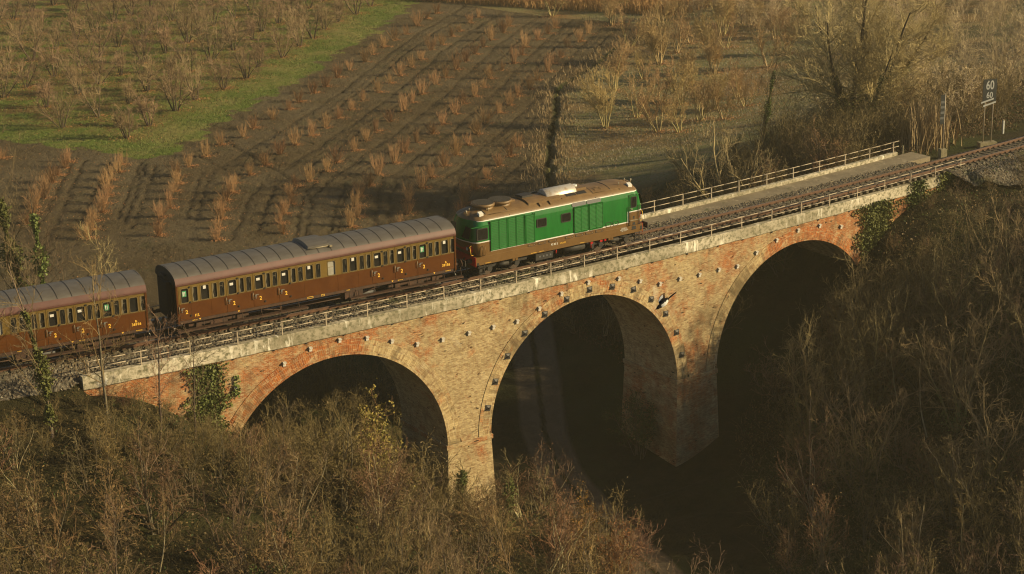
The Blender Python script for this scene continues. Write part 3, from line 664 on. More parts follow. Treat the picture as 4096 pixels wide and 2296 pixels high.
# ------------------------------------------------------------------ train
def veh_frame(t0,t1):
    a=Vector(P(t0+2.5,TR(t0+2.5))); b=Vector(P(t1-2.5,TR(t1-2.5))); u=(b-a).normalized(); m=(a+b)/2
    # body ends were measured from the middle
    return m, math.atan2(u.y,u.x)
def rrect(x0,x1,z0,z1,r,n=4):
    out=[]
    for cx,cz,a0 in ((x1-r,z0+r,-90),(x1-r,z1-r,0),(x0+r,z1-r,90),(x0+r,z0+r,180)):
        for k in range(n+1):
            a=math.radians(a0+90*k/n); out.append((cx+r*math.cos(a),cz+r*math.sin(a)))
    return out
def rect_match(x0,x1,z0,z1,n=4):
    out=[]
    for cx,cz in ((x1,z0),(x1,z1),(x0,z1),(x0,z0)): out+= [(cx,cz)]*(n+1)
    return out
def window_mesh(name,w,h,r=.07,fw=.028,ny=.012,inset=.05,mats=None,side=-1):
    """frame with rounded inner corners and a recessed pane, origin at the centre of the sill side, facing -y"""
    mb=MB(); o=rrect(-w/2-.012,w/2+.012,-h/2-.012,h/2+.012,r+.02); i=rrect(-w/2+fw,w/2-fw,-h/2+fw,h/2-fw,r)
    rows=[[(x,ny+.012,z) for x,z in o],[(x,-ny,z) for x,z in o],[(x,-ny,z) for x,z in i],[(x,inset,z) for x,z in i]]
    mb.grid([list(r) for r in rows],0,close=True,smooth=False)
    mb.face([(x,inset-.004,z) for x,z in i],1)
    return mb.mesh(name,mats)
COACH_WIN=[ # x0,x1 pairs: wide windows belong to doors
 (-8.28,-7.81,'d'),(-7.62,-7.29,'n'),(-7.14,-6.63,'w'),(-6.47,-6.17,'n'),(-6.06,-5.75,'n'),(-5.56,-5.05,'d'),(-4.92,-4.61,'n'),(-4.50,-4.18,'n'),(-4.0,-3.49,'d'),(-3.37,-3.06,'n'),(-2.95,-2.63,'n'),(-2.47,-1.97,'d'),(-1.85,-1.53,'n'),(-1.42,-1.10,'n'),(-.96,-.48,'w'),(-.34,-.03,'n'),
 (.39,.88,'f'),(1.29,1.61,'n'),(1.74,2.21,'w'),(2.36,2.66,'n'),(2.76,3.07,'n'),(3.24,3.72,'d'),(3.84,4.15,'n'),(4.24,4.55,'n'),(4.70,5.19,'d'),(5.30,5.60,'n'),(5.69,5.99,'n'),(6.13,6.61,'d'),(6.73,7.03,'n'),(7.13,7.45,'n'),(7.56,8.04,'w'),(8.14,8.47,'n')]
WZ0,WZ1=1.98,2.83
_wm={}
def wmesh(kind,w):
    key=(kind,round(w,2))
    if key not in _wm: _wm[key]=window_mesh('window',w,WZ1-WZ0,r=.075 if w<.4 else .085,mats=[MT['winframe'],MT['frost_glass'] if kind=='f' else MT['glass']])
    return _wm[key]
MT['frost_glass']=simple('milky_glass',(.38,.36,.30),(.30,.28,.23),rough=.35)
def coach(t0,t1,label,number,dropleft,doors_all=False):
    m,an=veh_frame(t0,t1); L=t1-t0; HL=L/2
    root=empty('railway_coach',(m.x,m.y,0),an,label,'railway coach')
    Y=-1.43
    wins=COACH_WIN; doors=[(a,b) for a,b,k in wins if k=='d']
    # side wall with real openings
    def panel(mb,xa,xb,za,zb,holes,y,thick=0.0,tw=True):
        xs=sorted(set([xa,xb]+[v for h in holes for v in h[:2]])); zs=sorted(set([za,zb,1.955]+[v for h in holes for v in h[2:]]))
        zs=[z for z in zs if za<=z<=zb]
        for x0,x1 in zip(xs[:-1],xs[1:]):
            for z0,z1 in zip(zs[:-1],zs[1:]):
                cx,cz=(x0+x1)/2,(z0+z1)/2
                if any(h[0]<cx<h[1] and h[2]<cz<h[3] for h in holes): continue
                mb.face([(x0,y,z0),(x1,y,z0),(x1,y,z1),(x0,y,z1)],0 if cz>1.955 else 1)
        for h in holes:
            for (p,q) in (((h[0],h[2]),(h[1],h[2])),((h[1],h[2]),(h[1],h[3])),((h[1],h[3]),(h[0],h[3])),((h[0],h[3]),(h[0],h[2]))):
                mb.face([(p[0],y,p[1]),(p[0],y+.09,p[1]),(q[0],y+.09,q[1]),(q[0],y,q[1])],2)
    mb=MB(); dh=[(a-.10,b+.06,1.03,2.955) for a,b in doors]
    holes=[(a-.005,b+.005,WZ0-.005,WZ1+.005) for a,b,k in wins if k!='d']+dh
    panel(mb,-HL,HL,1.02,3.02,holes,Y)
    # far side and floor
    mb.face([(HL,-Y,1.02),(-HL,-Y,1.02),(-HL,-Y,1.955),(HL,-Y,1.955)],1); mb.face([(HL,-Y,1.955),(-HL,-Y,1.955),(-HL,-Y,3.02),(HL,-Y,3.02)],0)
    mb.face([(-HL,Y,1.02),(-HL,-Y,1.02),(HL,-Y,1.02),(HL,Y,1.02)],2)
    mb.face([(-HL,Y+.5,1.1),(HL,Y+.5,1.1),(HL,Y+.5,3.0),(-HL,Y+.5,3.0)],2)
    rv=random.Random(int(t0*10)+77)
    # vertical joint strips between panels
    for x in [-7.70,-6.55,2.28,7.50,1.0,-1.05]: mb.box(x-.006,x+.006,Y-.006,Y,1.03,1.95,1)
    for x in [a-.06 for a,b,k in wins if k=='n'][::2]: mb.box(x-.008,x+.008,Y-.008,Y,1.96,3.0,0)
    mb.build('side_wall',[MT['khaki'],MT['brown'],MT['soot']],root)
    # corner posts with rivets
    for s in (-1,1):
        c=MB(); c.box(s*HL-.05,s*HL+.05,Y-.03,Y+.06,.92,3.02); 
        for k in range(22): c.box(s*HL-.02,s*HL+.02,Y-.045,Y-.03,.98+k*.092,1.01+k*.092)
        c.build('corner_post',MT['brown'],root)
        e=MB(); e.face([(s*HL,Y,1.02),(s*HL,-Y,1.02),(s*HL,-Y,3.05),(s*HL,Y,3.05)] if s<0 else [(s*HL,-Y,1.02),(s*HL,Y,1.02),(s*HL,Y,3.05),(s*HL,-Y,3.05)])
        pr=[(1.47*math.cos(a),3.02+.72*math.sin(a)) for a in np.linspace(math.pi,0,15)]; q=[(s*HL,y,z) for y,z in pr]; e.face(q if s>0 else q[::-1])
        for y in np.linspace(-1.2,1.2,9): e.box(s*HL-(.04 if s<0 else 0),s*HL+(.04 if s>0 else 0),y-.015,y+.015,1.05,3.1)
        e.build('end_wall',MT['soot'],root)
        g=MB(); sx=s*(HL+.26)
        g.box(min(s*HL,sx),max(s*HL,sx),-.62,.62,1.12,3.05); g.build('gangway_bellows',MT['soot'],root)
        for y in (-.88,.88):
            b=MB(); b.tube((s*HL,y,1.05),(s*(HL+.38),y,1.05),.12,.10,10); b.tube((s*(HL+.38),y,1.05),(s*(HL+.62),y,1.05),.075,.075,10); b.tube((s*(HL+.60),y,1.05),(s*(HL+.655),y,1.05),.24,.22,14); b.build('buffer',MT['under'],root)
        h=MB(); h.path([(s*(HL+.04),-.3,.95),(s*(HL+.25),-.32,.75),(s*(HL+.35),-.3,.45),(s*(HL+.5),-.25,.5)],.03,6); h.path([(s*(HL+.06),-1.05,1.0),(s*(HL+.12),-1.1,.6),(s*(HL+.2),-1.1,.42)],.02,5); h.build('brake_hose',MT['steel'],root)
        # end steps, lamp bracket
        k=MB(); k.box(s*HL-(0 if s>0 else .22),s*HL+(.22 if s>0 else 0),-.2,.6,3.28,3.32); k.box(s*HL-(0 if s>0 else .14),s*HL+(.14 if s>0 else 0),-.9,-.7,3.1,3.14); k.tube((s*(HL+.18),-.1,3.3),(s*(HL+.18),-.1,3.55),.02); k.build('end_step',MT['seam_and_shade'],root)
    # roof
    def rz(y):
        a=max(0.0,1-(y/1.47)**2); return 3.04+.70*a**.55
    ys=[-1.49,-1.475]+list(np.linspace(-1.38,1.38,25))+[1.475,1.49]
    prof=[(-1.50,3.0),(-1.50,3.08)]
    prof=[(-1.49,2.985),(-1.505,3.02),(-1.49,3.12),(-1.44,3.26),(-1.36,3.375),(-1.355,3.385),(-1.20,3.49),(-1.0,3.575),(-.75,3.645),(-.5,3.69),(-.25,3.715),(0,3.725)]
    prof=prof+[(-y,z) for y,z in prof[-2::-1]]
    mb=MB(); n=len(prof); xs=[-HL-.06]+list(np.linspace(-HL+.4,HL-.4,24))+[HL+.06]; rows=[]
    for x in xs: rows.append([(x,y,z) for y,z in prof])
    mb.grid(rows,0,smooth=True,mf=lambda a,b:1 if (b<5 or b>n-7) else 0)
    mb.face([(xs[0],y,z) for y,z in prof[::-1]],2); mb.face([(xs[-1],y,z) for y,z in prof],2)
    mb.build('roof',[MT['roofgrey'],MT['mauve'],MT['soot']],root)
    sm=MB(); cn=prof[5:n-5]
    for k in range(-10,12):
        x=-.02+k*.772
        if abs(x)>HL-.3 : continue
        rows=[[(x-.022,y,z-.02) for y,z in cn],[(x-.016,y,z+.014) for y,z in cn],[(x+.016,y,z+.014) for y,z in cn],[(x+.022,y,z-.02) for y,z in cn]]; sm.grid(rows,smooth=False)
    sm.build('roof_seams',MT['seam_and_shade'],root)
    gl=MB()
    rvr=random.Random(5)
    for x in np.arange(-HL+.1,HL,.13): gl.box(x-.012,x+.012,-1.512,-1.47,3.07,3.09)
    gl.build('gutter_rivets',MT['mauve'],root)
    # raised hatch on the roof
    hb=MB(); cc=[(y,z) for y,z in prof if -1.05<=y<=1.05]
    rows=[[(x,y,z+dz) for y,z in cc] for x,dz in ((-.58,0),(-.52,.15),(.72,.15),(.78,0))]; hb.grid(rows,smooth=False)
    for (y,z) in (cc[0],cc[-1]): hb.face([(-.58,y,z),(.78,y,z),(.72,y,z+.15),(-.52,y,z+.15)])
    hr=hb.build('roof_hatch',MT['roofgrey'],root)
    hp=MB(); hp.tube((-.6,-1.09,3.62),(.8,-1.09,3.62),.03,.03,8); hp.box(.70,.86,-1.2,-1.05,3.56,3.66); hp.build('hatch_rail',MT['frame'],hr)
    # windows and doors
    ci=0
    for a,b,k in wins:
        if k=='d': continue
        o=link('window',wmesh(k,b-a),root,((a+b)/2,Y,(WZ0+WZ1)/2)); ci+=1
        if k=='n':
            side=-1 if ci%2 else 1; c=MB(); w=b-a; x0=-w/2+.03 if side<0 else w/2-.03
            rows=[]
            for j in range(9):
                z=.38-.76*j/8; wd=.085-.045*math.exp(-((j-5)/1.6)**2); rows.append([(x0+(-side)*0+(wd*q if side<0 else -wd*q)+.0,.040+.006*math.sin(q*14),z) for q in np.linspace(0,1,6)])
            c.grid(rows)
            if rv.random()<.5: c.box(-w/2+.03,w/2-.03,.036,.042,.16,.18)
            c.build('curtain',MT['curtain'],o)
        elif k=='w':
            if rv.random()<.6:
                c=MB(); c.box(-.08,.08,.030,.040,.18,.36); c.build('notice',MT['white'],o)
        elif k=='f':
            c=MB(); c.box(-.2,.2,.03,.04,.06,.09); c.build('glazing_bar',MT['frame'],o)
    stick={-8.28:'g',6.13:'g'}
    for di,(a,b) in enumerate(doors):
        xa,xb=a-.095,b+.055; d=MB(); panel(d,xa,xb,1.035,2.95,[(a-.005,b+.005,WZ0-.005,WZ1+.005)],Y-.012)
        for (p,q) in (((xa,1.035),(xb,1.035)),((xb,1.035),(xb,2.95)),((xb,2.95),(xa,2.95)),((xa,2.95),(xa,1.035))): d.face([(p[0],Y-.012,p[1]),(p[0],Y+.04,p[1]),(q[0],Y+.04,q[1]),(q[0],Y-.012,q[1])],2)
        do=d.build('door',[MT['khaki'],MT['brown'],MT['soot']],root)
        link('window',wmesh('d',b-a),do,((a+b)/2,Y-.012,(WZ0+WZ1)/2))
        cx=(a+b)/2
        if a in stick:
            s=MB(); s.box(-.11,.13,0,.012,-.16,.16,0); s.box(-.075,-.02,-.006,0,-.12,.12,1); s.box(.03,.06,-.006,0,-.12,.05,1); s.face([(0,-.006,.04),(.09,-.006,.04),(.045,-.006,.12)],1); s.build('exit_sticker',[MT['sticker'],MT['white']],do,(cx-.02,Y+.026,2.50))
        else:
            s=MB(); s.box(-.10,.10,0,.01,-.07,.07); s.build('notice',MT['white'],do,(cx-.03,Y+.026,2.56))
        hd=MB(); hd.box(-.08,.02,-.03,0,-.05,.07); hd.box(-.06,.12,-.06,-.03,.05,.085); hd.box(-.07,-.01,-.04,0,-.15,-.10); hd.build('handle',MT['steel'],do,(a+.06,Y-.014,1.66))
        gr=MB(); gr.path([(0,-.0,.20),(0,-.06,.19),(0,-.06,-.17),(0,0,-.18)],.017,6); gr.build('grab_rail',MT['frame'],do,(xa-.045,Y,1.66))
        hi=MB()
        for z in (1.25,2.0,2.84): hi.box(-.035,.035,-.045,0,z-.045,z+.045)
        hi.build('hinge',MT['soot'],do,(xb+.005,Y-.012,0))
        text('2',.30,MT['yellow'],do,(cx+.05,Y-.019,1.47),sx=.95)
    text('B.',.17,MT['yellow'],root,(7.86,Y-.006,1.48)); text(number,.21,MT['yellow'],root,(7.86,Y-.006,1.31)); text('F.S.',.20,MT['yellow'],root,(-7.40,Y-.006,1.20))
    for x,tx in ((-7.55,'16-90 A.V.'),(1.6,'17-54-8'),(4.9,'REV. 9.5.18'),(8.0,'B-39 00156')): text(tx,.07,MT['yellow'],root,(x,-1.405,.94))
    for x in (-7.25,-5.0,4.4,7.1):
        tr_=MB(); tr_.face([(-.06,0,.04),(0,0,-.05),(.06,0,.04)]); tr_.build('lifting_mark',MT['yellow'],root,(x,-1.402,.95))
    for x0,x1 in ((-.9,-.55),(-.05,.15)):
        bx=MB(); bx.box(x0,x1,-1.408,-1.40,.88,.99); bx.box(x0+.02,x1-.02,-1.412,-1.408,.90,.97,1); bx.build('data_panel',[MT['yellow'],MT['underdark']],root)
    # underframe
    u=MB(); u.box(-HL,HL,-1.40,-1.28,.84,1.015); u.box(-HL,HL,1.28,1.40,.84,1.015); u.box(-HL-.02,-HL+.1,-1.4,1.4,.80,1.02); u.box(HL-.1,HL+.02,-1.4,1.4,.80,1.02); u.box(-HL,HL,-.25,.25,.75,1.0); 
    for x in np.arange(-HL+.3,HL,1.6): u.box(x,x+.06,-1.3,1.3,.85,1.0)
    u.build('solebar',[MT['under']],root)
    for x0,x1 in ((-HL-.15,-.95),(1.65,HL+.42)):
        s=MB(); s.box(x0,x1,-1.62,-1.34,.455,.50); s.box(x0,x1,-1.625,-1.60,.42,.50); s.build('footboard',MT['under'],root)
        for x in np.arange(x0+.45,x1,1.12):
            s=MB(); s.path([(x,-1.36,.98),(x,-1.41,.8),(x,-1.5,.49)],.02,4); s.build('footboard_bracket',MT['under'],root)
    tr_=MB(); 
    for y in (-1.15,1.15): tr_.path([(-4.2,y,.85),(-2.4,y,.47),(2.4,y,.47),(4.2,y,.85)],.035,6); tr_.tube((-2.4,y,.47),(-2.4,y,.85),.04); tr_.tube((2.4,y,.47),(2.4,y,.85),.04)
    tr_.build('truss_rods',MT['under'],root)
    bx=MB(); bx.box(1.42,2.55,-1.35,-.75,.42,.82); 
    for x in (1.7,2.0,2.3): bx.box(x-.015,x+.015,-1.37,-1.35,.42,.82)
    bx.box(1.5,2.45,-1.38,-1.35,.78,.84); bx.build('battery_box',MT['under'],root)
    rz_=MB(); rz_.tube((2.2,-.6,.35),(3.6,-.6,.35),.17,.17,12); rz_.build('air_reservoir',MT['grille'],root); rz_=MB(); rz_.tube((-3.4,.3,.6),(-2.0,.3,.6),.2,.2,12); rz_.build('air_reservoir',MT['grille'],root)
    for bx_ in (-6.05,6.05):
        g=MB()
        for y in (-1.02,1.02):
            g.box(bx_-1.75,bx_+1.75,y-.05,y+.05,.50,.68); g.box(bx_-.5,bx_+.5,y-.08,y+.08,.36,.56)
            for s in (-1.2,1.2): g.box(bx_+s-.16,bx_+s+.16,y-.12,y+.12,.34,.66)
            for s in (-.75,.75): g.box(bx_+s-.3,bx_+s+.3,y-.03,y+.03,.62,.70)
        g.box(bx_-.3,bx_+.3,-1,1,.45,.8); bo=g.build('bogie',[MT['under']],root)
        for s in (-1.2,1.2):
            w=MB()
            for y in (-.75,.75):
                w.tube((bx_+s,y-.065,.46),(bx_+s,y+.065,.46),.46,.46,24,0); yy=y-.07 if y<0 else y+.07
                w.tube((bx_+s,y-.09,.46),(bx_+s,y+.09,.46),.16,.16,12,0); w.tube((bx_+s,y*.9,.46),(bx_+s,y*.87,.46),.49,.49,24,0)
            w.tube((bx_+s,-.7,.46),(bx_+s,.7,.46),.08,.08,8); w.build('wheelset',MT['wheel'],bo)
    return root
COACH2=coach(-6.727,10.224,'brown and khaki passenger coach numbered 39156, coupled behind the green locomotive','39156',False)
COACH1=coach(-25.32,-8.37,'brown and khaki passenger coach numbered 36916, cut by the left picture edge','36916',True)

def louvre(w,h,slats,mats,name='louvre'):
    mb=MB(); mb.box(-w/2,w/2,-.012,.02,-h/2,h/2,1)
    for a,b in ((-w/2,-w/2+.03),(w/2-.03,w/2)): mb.box(a,b,-.055,-.01,-h/2,h/2)
    mb.box(-w/2,w/2,-.055,-.01,h/2-.03,h/2); mb.box(-w/2,w/2,-.055,-.01,-h/2,-h/2+.03)
    q=(h-.06)/slats
    for k in range(slats):
        z=-h/2+.03+q*k; zt=z+q*.72
        mb.face([(-w/2+.03,-.052,z),(w/2-.03,-.052,z),(w/2-.03,-.030,zt),(-w/2+.03,-.030,zt)],0); mb.face([(-w/2+.03,-.030,zt),(w/2-.03,-.030,zt),(w/2-.03,-.013,zt),(-w/2+.03,-.013,zt)],0)
        mb.face([(-w/2+.03,-.013,z),(w/2-.03,-.013,z),(w/2-.03,-.052,z),(-w/2+.03,-.052,z)],1)  # dark undersides and backing paint in the shade between slats
    return mb.mesh(name,mats)
def locomotive():
    m,an=veh_frame(11.556,23.59); HL=6.03
    root=empty('diesel_locomotive',(m.x,m.y,0),an,'green and tan diesel locomotive with brown roof leading the train','locomotive')
    Y=-1.40
    # body shell lofted from rounded plans: (z, half length, half width, end bow, corner radius)
    sec=[(1.34,5.86,1.40,.12,.34),(1.56,5.93,1.40,.14,.36),(1.63,5.96,1.40,.15,.38),(2.19,6.12,1.40,.18,.42),(2.255,6.13,1.40,.18,.42),(2.34,6.13,1.40,.18,.42),(3.12,5.98,1.385,.2,.5),(3.18,5.965,1.375,.2,.5),(3.42,5.90,1.315,.22,.55),(3.47,5.90,1.305,.22,.56),
         (3.55,5.88,1.25,.24,.62),(3.66,5.80,1.12,.26,.66),(3.76,5.66,.94,.3,.7),(3.84,5.45,.72,.34,.6),(3.89,5.2,.48,.3,.42),(3.915,4.9,.22,.2,.2)]
    def plan(a,b,bow,r):
        pts=[]
        xs_=[-a+r+.001,-4.99,-4.93,-2,2,4.86,4.99,a-r-.001]; 
        xs_=[max(min(x,a-r-.001),-a+r+.001) for x in xs_]
        near=[(x,-b) for x in xs_]
        cor=[(a-r+r*math.sin(q),-b+r-r*math.cos(q)) for q in np.linspace(.15,1.5,7)]
        fr=[(a+bow*(1-(y/(b-r+.001))**2)*1.0,y) for y in np.linspace(-b+r,b-r,9)]
        cor2=[(x,-y) for x,y in cor[::-1]]
        half=near+cor+fr+cor2
        oth=[(-x,-y) for x,y in near]+[(-x,-y) for x,y in cor+fr+cor2]
        return half+oth
    rows=[[(x,y,z) for x,y in plan(a,b,bw,r)] for z,a,b,bw,r in sec]
    n=len(rows[0])
    def mat(i,j):
        za=(sec[i][0]+sec[i+1][0])/2
        if za>3.45: return 2
        x=(rows[i][j][0]+rows[i][(j+1)%n][0])/2; cab=abs(x)>4.95
        if za>3.42: return 3 if abs(x)<5.75 else 0
        if cab: return 1 if za<2.18 else (3 if za<2.25 else 0)
        return 1 if za<1.56 else (3 if za<1.62 else 0)
    mb=MB(); mb.grid(rows,0,close=True,smooth=False,mf=mat); 
    for q,i in enumerate(range(len(mb.sm))): mb.sm[i]=True
    mb.face(rows[-1],2); body=mb.build('body',[MT['green'],MT['locobrown'],MT['locoroof'],MT['white']],root)
    try:
        body.data.set_sharp_from_angle(angle=math.radians(28))
    except Exception: pass
    # slanting end of the white line on both sides
    for s in (-1,1):
        d=MB(); d.box(s*4.93-.03,s*4.93+.03,Y-.004,Y+.02,1.56,2.25); d.build('white_stripe',MT['white'],root)
    # frame and buffer beams
    f=MB(); f.box(-HL,HL,-1.42,-1.30,.86,1.345); f.box(-HL,HL,1.30,1.42,.86,1.345); f.box(-HL,HL,-1.3,1.3,1.25,1.345); f.build('side_sill',MT['locobrown'],root)
    for s in (-1,1):
        b=MB(); x0,x1=sorted((s*HL,s*(HL+.02))); b.box(x0,x1,-1.42,1.42,.80,1.36); 
        bb=b.build('buffer_beam',MT['red'],root)
        for y in (-.88,.88):
            q=MB(); q.tube((s*HL,y,1.05),(s*(HL+.30),y,1.05),.15,.12,12); q.tube((s*(HL+.30),y,1.05),(s*(HL+.54),y,1.05),.085,.085,10); q.box(min(s*(HL+.54),s*(HL+.60)),max(s*(HL+.54),s*(HL+.60)),y-.30,y+.30,.88,1.22); q.build('buffer',MT['underdark'],bb)
        q=MB(); q.path([(s*HL,-.2,1.05),(s*(HL+.3),-.2,.9),(s*(HL+.42),-.2,.5)],.045,6); q.path([(s*HL,-.55,1.0),(s*(HL+.2),-.6,.6),(s*(HL+.12),-.66,.3),(s*HL,-.6,.45)],.03,6); q.build('coupling_hose',MT['underdark'],bb)
        st=MB()
        for x in (s*5.62-.17,s*5.62+.17): st.box(x-.02,x+.02,-1.42,-1.36,.30,.90)
        for z in (.34,.62): st.box(s*5.62-.19,s*5.62+.19,-1.46,-1.2,z-.015,z+.015)
        st.build('cab_steps',MT['underdark'],bb)
        hd=MB(); hd.box(min(s*6.14,s*6.02),max(s*6.14,s*6.02),-1.05,1.05,1.62,1.98); 
        nose=hd.build('red_nose_band',MT['red'],root)
        for y in (-.8,.8):
            q=MB(); q.tube((s*6.10,y,1.80),(s*6.24,y,1.80),.13,.12,14,0); q.tube((s*6.24,y,1.80),(s*6.25,y,1.80),.10,.10,14,1); q.build('headlight',[MT['underdark'],MT['lens']],nose)
        for y in (-.62,.62):
            q=MB(); rr=rrect(y-.48,y+.48,2.42,3.08,.1)
            def fx(z): return s*(6.30-.02-.19*(z-2.34)/.78)
            q.face([(fx(z)+.02*s,yy,z) for yy,z in (rr if s>0 else rr[::-1])]); q.build('windscreen',MT['glass'],root)
        q=MB()
        for y in (-1.12,1.12): q.path([(s*6.0,y,1.45),(s*6.17,y,1.45),(s*6.25,y,2.0),(s*6.12,y,2.05)],.016,5)
        q.build('front_handrail',MT['yellow'],root)
    # side louvres
    big=louvre(.55,1.78,17,[MT['louvre'],MT['seam_and_shade']],'louvre')
    for i,x in enumerate((-4.68,-4.12,-3.50,-2.93)):
        link('louvre',big,root,(x,Y,2.50 if i<4 else 2.5))
    fl=louvre(.60,1.72,19,[MT['louvre'],MT['seam_and_shade']],'louvre'); link('louvre',fl,root,(-2.23,Y-.0,2.46))
    for x in (-4.98,-3.82,-2.58,-1.90):
        d=MB(); d.box(x-.02,x+.02,Y-.06,Y+.01,1.60,3.40); d.build('panel_strip',MT['green'],root)
    big2=louvre(.50,1.50,18,[MT['louvre'],MT['seam_and_shade']],'louvre')
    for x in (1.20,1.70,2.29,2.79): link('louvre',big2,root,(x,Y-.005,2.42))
    for x0,x1 in ((.86,2.02),(1.96,3.12)):
        d=MB(); o=rrect(x0+.06,x1-.06,1.60,3.24,.09); o2=rrect(x0+.10,x1-.10,1.64,3.20,.07); d.grid([[(x,Y+.0,z) for x,z in o],[(x,Y-.05,z) for x,z in o],[(x,Y-.05,z) for x,z in o2],[(x,Y-.0,z) for x,z in o2]],close=True,smooth=False); d.build('louvre_surround',MT['green'],root)
    for x0,x1 in ((.82,1.86),(1.90,2.95)):
        d=MB(); o=rrect(x0,x1,3.235,3.455,.105)
        yy=lambda z:-1.375+(z-3.18)*.25-.03
        d.face([(x,yy(z),z) for x,z in o]); d.grid([[(x,yy(z),z) for x,z in o],[(x,yy(z)+.05,z) for x,z in o]],close=True,smooth=False); d.build('upper_vent',MT['grille'],root)
    # side windows
    def wnd(name,x0,x1,z0,z1,par=root,fm='underdark'):
        me=window_mesh(name,x1-x0,z1-z0,r=.06,fw=.03,ny=.03,inset=-.006,mats=[MT[fm],MT['glass']]); return link(name,me,par,((x0+x1)/2,Y,(z0+z1)/2))
    wnd('window',-1.74,-1.05,2.42,2.94); wnd('window',.02,.69,2.43,2.95); w=wnd('cab_window',-5.92,-5.18,2.36,3.05)
    g=MB(); g.box(-.75,.75,-.06,0,0,.03); g.build('rain_gutter',MT['green'],root,(-5.55,-1.375,3.17))
    # cab door
    d=MB(); d.box(5.02,5.66,Y-.022,Y+.02,2.255,3.22,0); d.box(5.02,5.66,Y-.022,Y+.02,1.36,2.19,1); d.box(5.02,5.66,Y-.024,Y+.02,2.19,2.255,2); do=d.build('cab_door',[MT['green'],MT['locobrown'],MT['white']],root)
    me=window_mesh('window',.42,.68,r=.07,fw=.025,ny=.03,inset=-.028,mats=[MT['underdark'],MT['glass']]); link('window',me,do,(5.34,Y-.012,2.81))
    q=MB(); q.box(-.09,.06,-.06,0,-.02,.02); q.build('handle',MT['steel'],do,(5.2,Y-.02,2.38)); q=MB(); q.box(-.30,.30,-.05,0,-.02,.02); q.build('door_step',MT['frame'],do,(5.35,Y-.02,1.66))
    q=MB(); q.box(-.06,.06,-.006,.01,-.09,.09); q.build('step_recess',MT['soot'],do,(5.35,Y-.02,1.83))
    g=MB(); g.path([(-.42,0,.0),(-.36,-.05,.06),(.28,-.05,.06),(.36,0,0)],.018,5); g.build('rain_gutter',MT['green'],root,(5.4,-1.385,3.23))
    for x in (4.98,5.72,-5.52):
        z0,z1=(1.36,2.58) if x>0 else (1.40,2.02); q=MB(); dx=.05 if x>0 else .09
        q.path([(x-dx,Y,z0),(x-dx,Y-.08,z0+.02),(x-dx,Y-.08,z1-.05),(x,Y-.08,z1),(x+dx,Y-.08,z1-.05),(x+dx,Y-.08,z0+.02),(x+dx,Y,z0)],.016,5); q.build('handrail',MT['soot'] if x>0 else MT['locobrown'],root)
    for x,z,w,h in ((5.36,1.20,.30,.18),(5.92,1.12,.16,.2),(5.36,1.46,.2,.14),(-5.9,.96,.14,.12)):
        q=MB(); q.box(-w/2,w/2,-.008,.02,-h/2,h/2); q.box(-w/2,w/2,-.05,.02,-h/2-.02,-h/2); q.build('step_recess',MT['soot'],root,(x,-1.42,z))
    # oval covers along the sill
    for x0,x1 in ((-2.40,-1.86),(-1.69,-1.10),(-.93,-.35),(.27,.87),(1.01,1.61),(1.75,2.34),(2.48,3.07)):
        d=MB(); o=rrect(x0,x1,1.355,1.525,.08); o2=rrect(x0+.018,x1-.018,1.373,1.507,.065); d.grid([[(x,Y-.0,z) for x,z in o],[(x,Y-.02,z) for x,z in o],[(x,Y-.02,z) for x,z in o2],[(x,Y-.003,z) for x,z in o2]],1,close=True,smooth=False)
        d.face([(x,Y-.012,z) for x,z in o2],0)
        for x in (x0+.10,x1-.10): d.tube((x,Y-.01,1.44),(x,Y-.03,1.44),.022,.022,8,2)
        d.build('oval_cover',[MT['locobrown'],MT['seam_and_shade'],MT['steel']],root)
    for x0,x1 in ((3.25,3.69),(3.78,4.22)):
        d=MB(); o=rrect(x0,x1,1.55,1.86,.14); o2=rrect(x0+.02,x1-.02,1.57,1.84,.125); d.grid([[(x,Y-.0,z) for x,z in o],[(x,Y-.02,z) for x,z in o],[(x,Y-.02,z) for x,z in o2],[(x,Y-.0,z) for x,z in o2]],0,close=True,smooth=False)
        for x in (x0+.12,x1-.12): d.tube((x,Y-.0,1.68),(x,Y-.02,1.68),.02,.02,8,1)
        d.build('oval_cover',[MT['seam_and_shade'],MT['steel']],root)
    d=MB(); d.box(.55,.82,Y-.012,Y+.01,1.64,1.95); d.build('access_panel',MT['green'],root)
    text('92 83 2',.16,MT['white'],root,(-.52,-1.427,1.20)); text('1-4 J-11',.14,MT['yellow'],root,(.08,-1.427,1.18))
    for k,tx in enumerate(('ROD 900.61.11','ROD 500801 6.17','FRN 5. CV94 RICAMA','REV. 10-09-17')): text(tx,.062,MT['white'],root,(4.62,-1.427,1.285-.062*k))
    for x,w in ((-2.0,.4),(-1.45,.3),(1.5,.35),(-5.2,.4)):
        d=MB(); d.box(-w/2,w/2,-.006,0,-.008,.008); d.build('data_line',MT['yellow'],root,(x,-1.42,.93))
    # roof equipment
    for x in (-4.62,-3.43):
        c=MB(); c.tube((x,-.05,3.74),(x,-.05,4.0),.62,.62,28,0); c.tube((x,-.05,4.0),(x,-.05,4.17),.70,.70,28,0); fan=c.build('fan_housing',MT['locoroof'],root)
        gq=MB()
        for k in range(-8,9):
            h=math.sqrt(max(0,.64**2-(k*.078)**2)); gq.box(x+k*.078-.012,x+k*.078+.012,-.05-h,-.05+h,4.172,4.185); gq.box(x-h,x+h,-.05+k*.078-.012,-.05+k*.078+.012,4.186,4.198)
        gq.build('fan_grille',MT['seam_and_shade'],fan)
    mf=MB(); mrows=[]
    for x,s in ((-.50,.92),(-.44,1.0),(1.62,1.0),(1.66,.94)): mrows.append([(x,.55*s*math.cos(a)-.15,3.80+.50*s*math.sin(a)) for a in np.linspace(math.pi,0,15)])
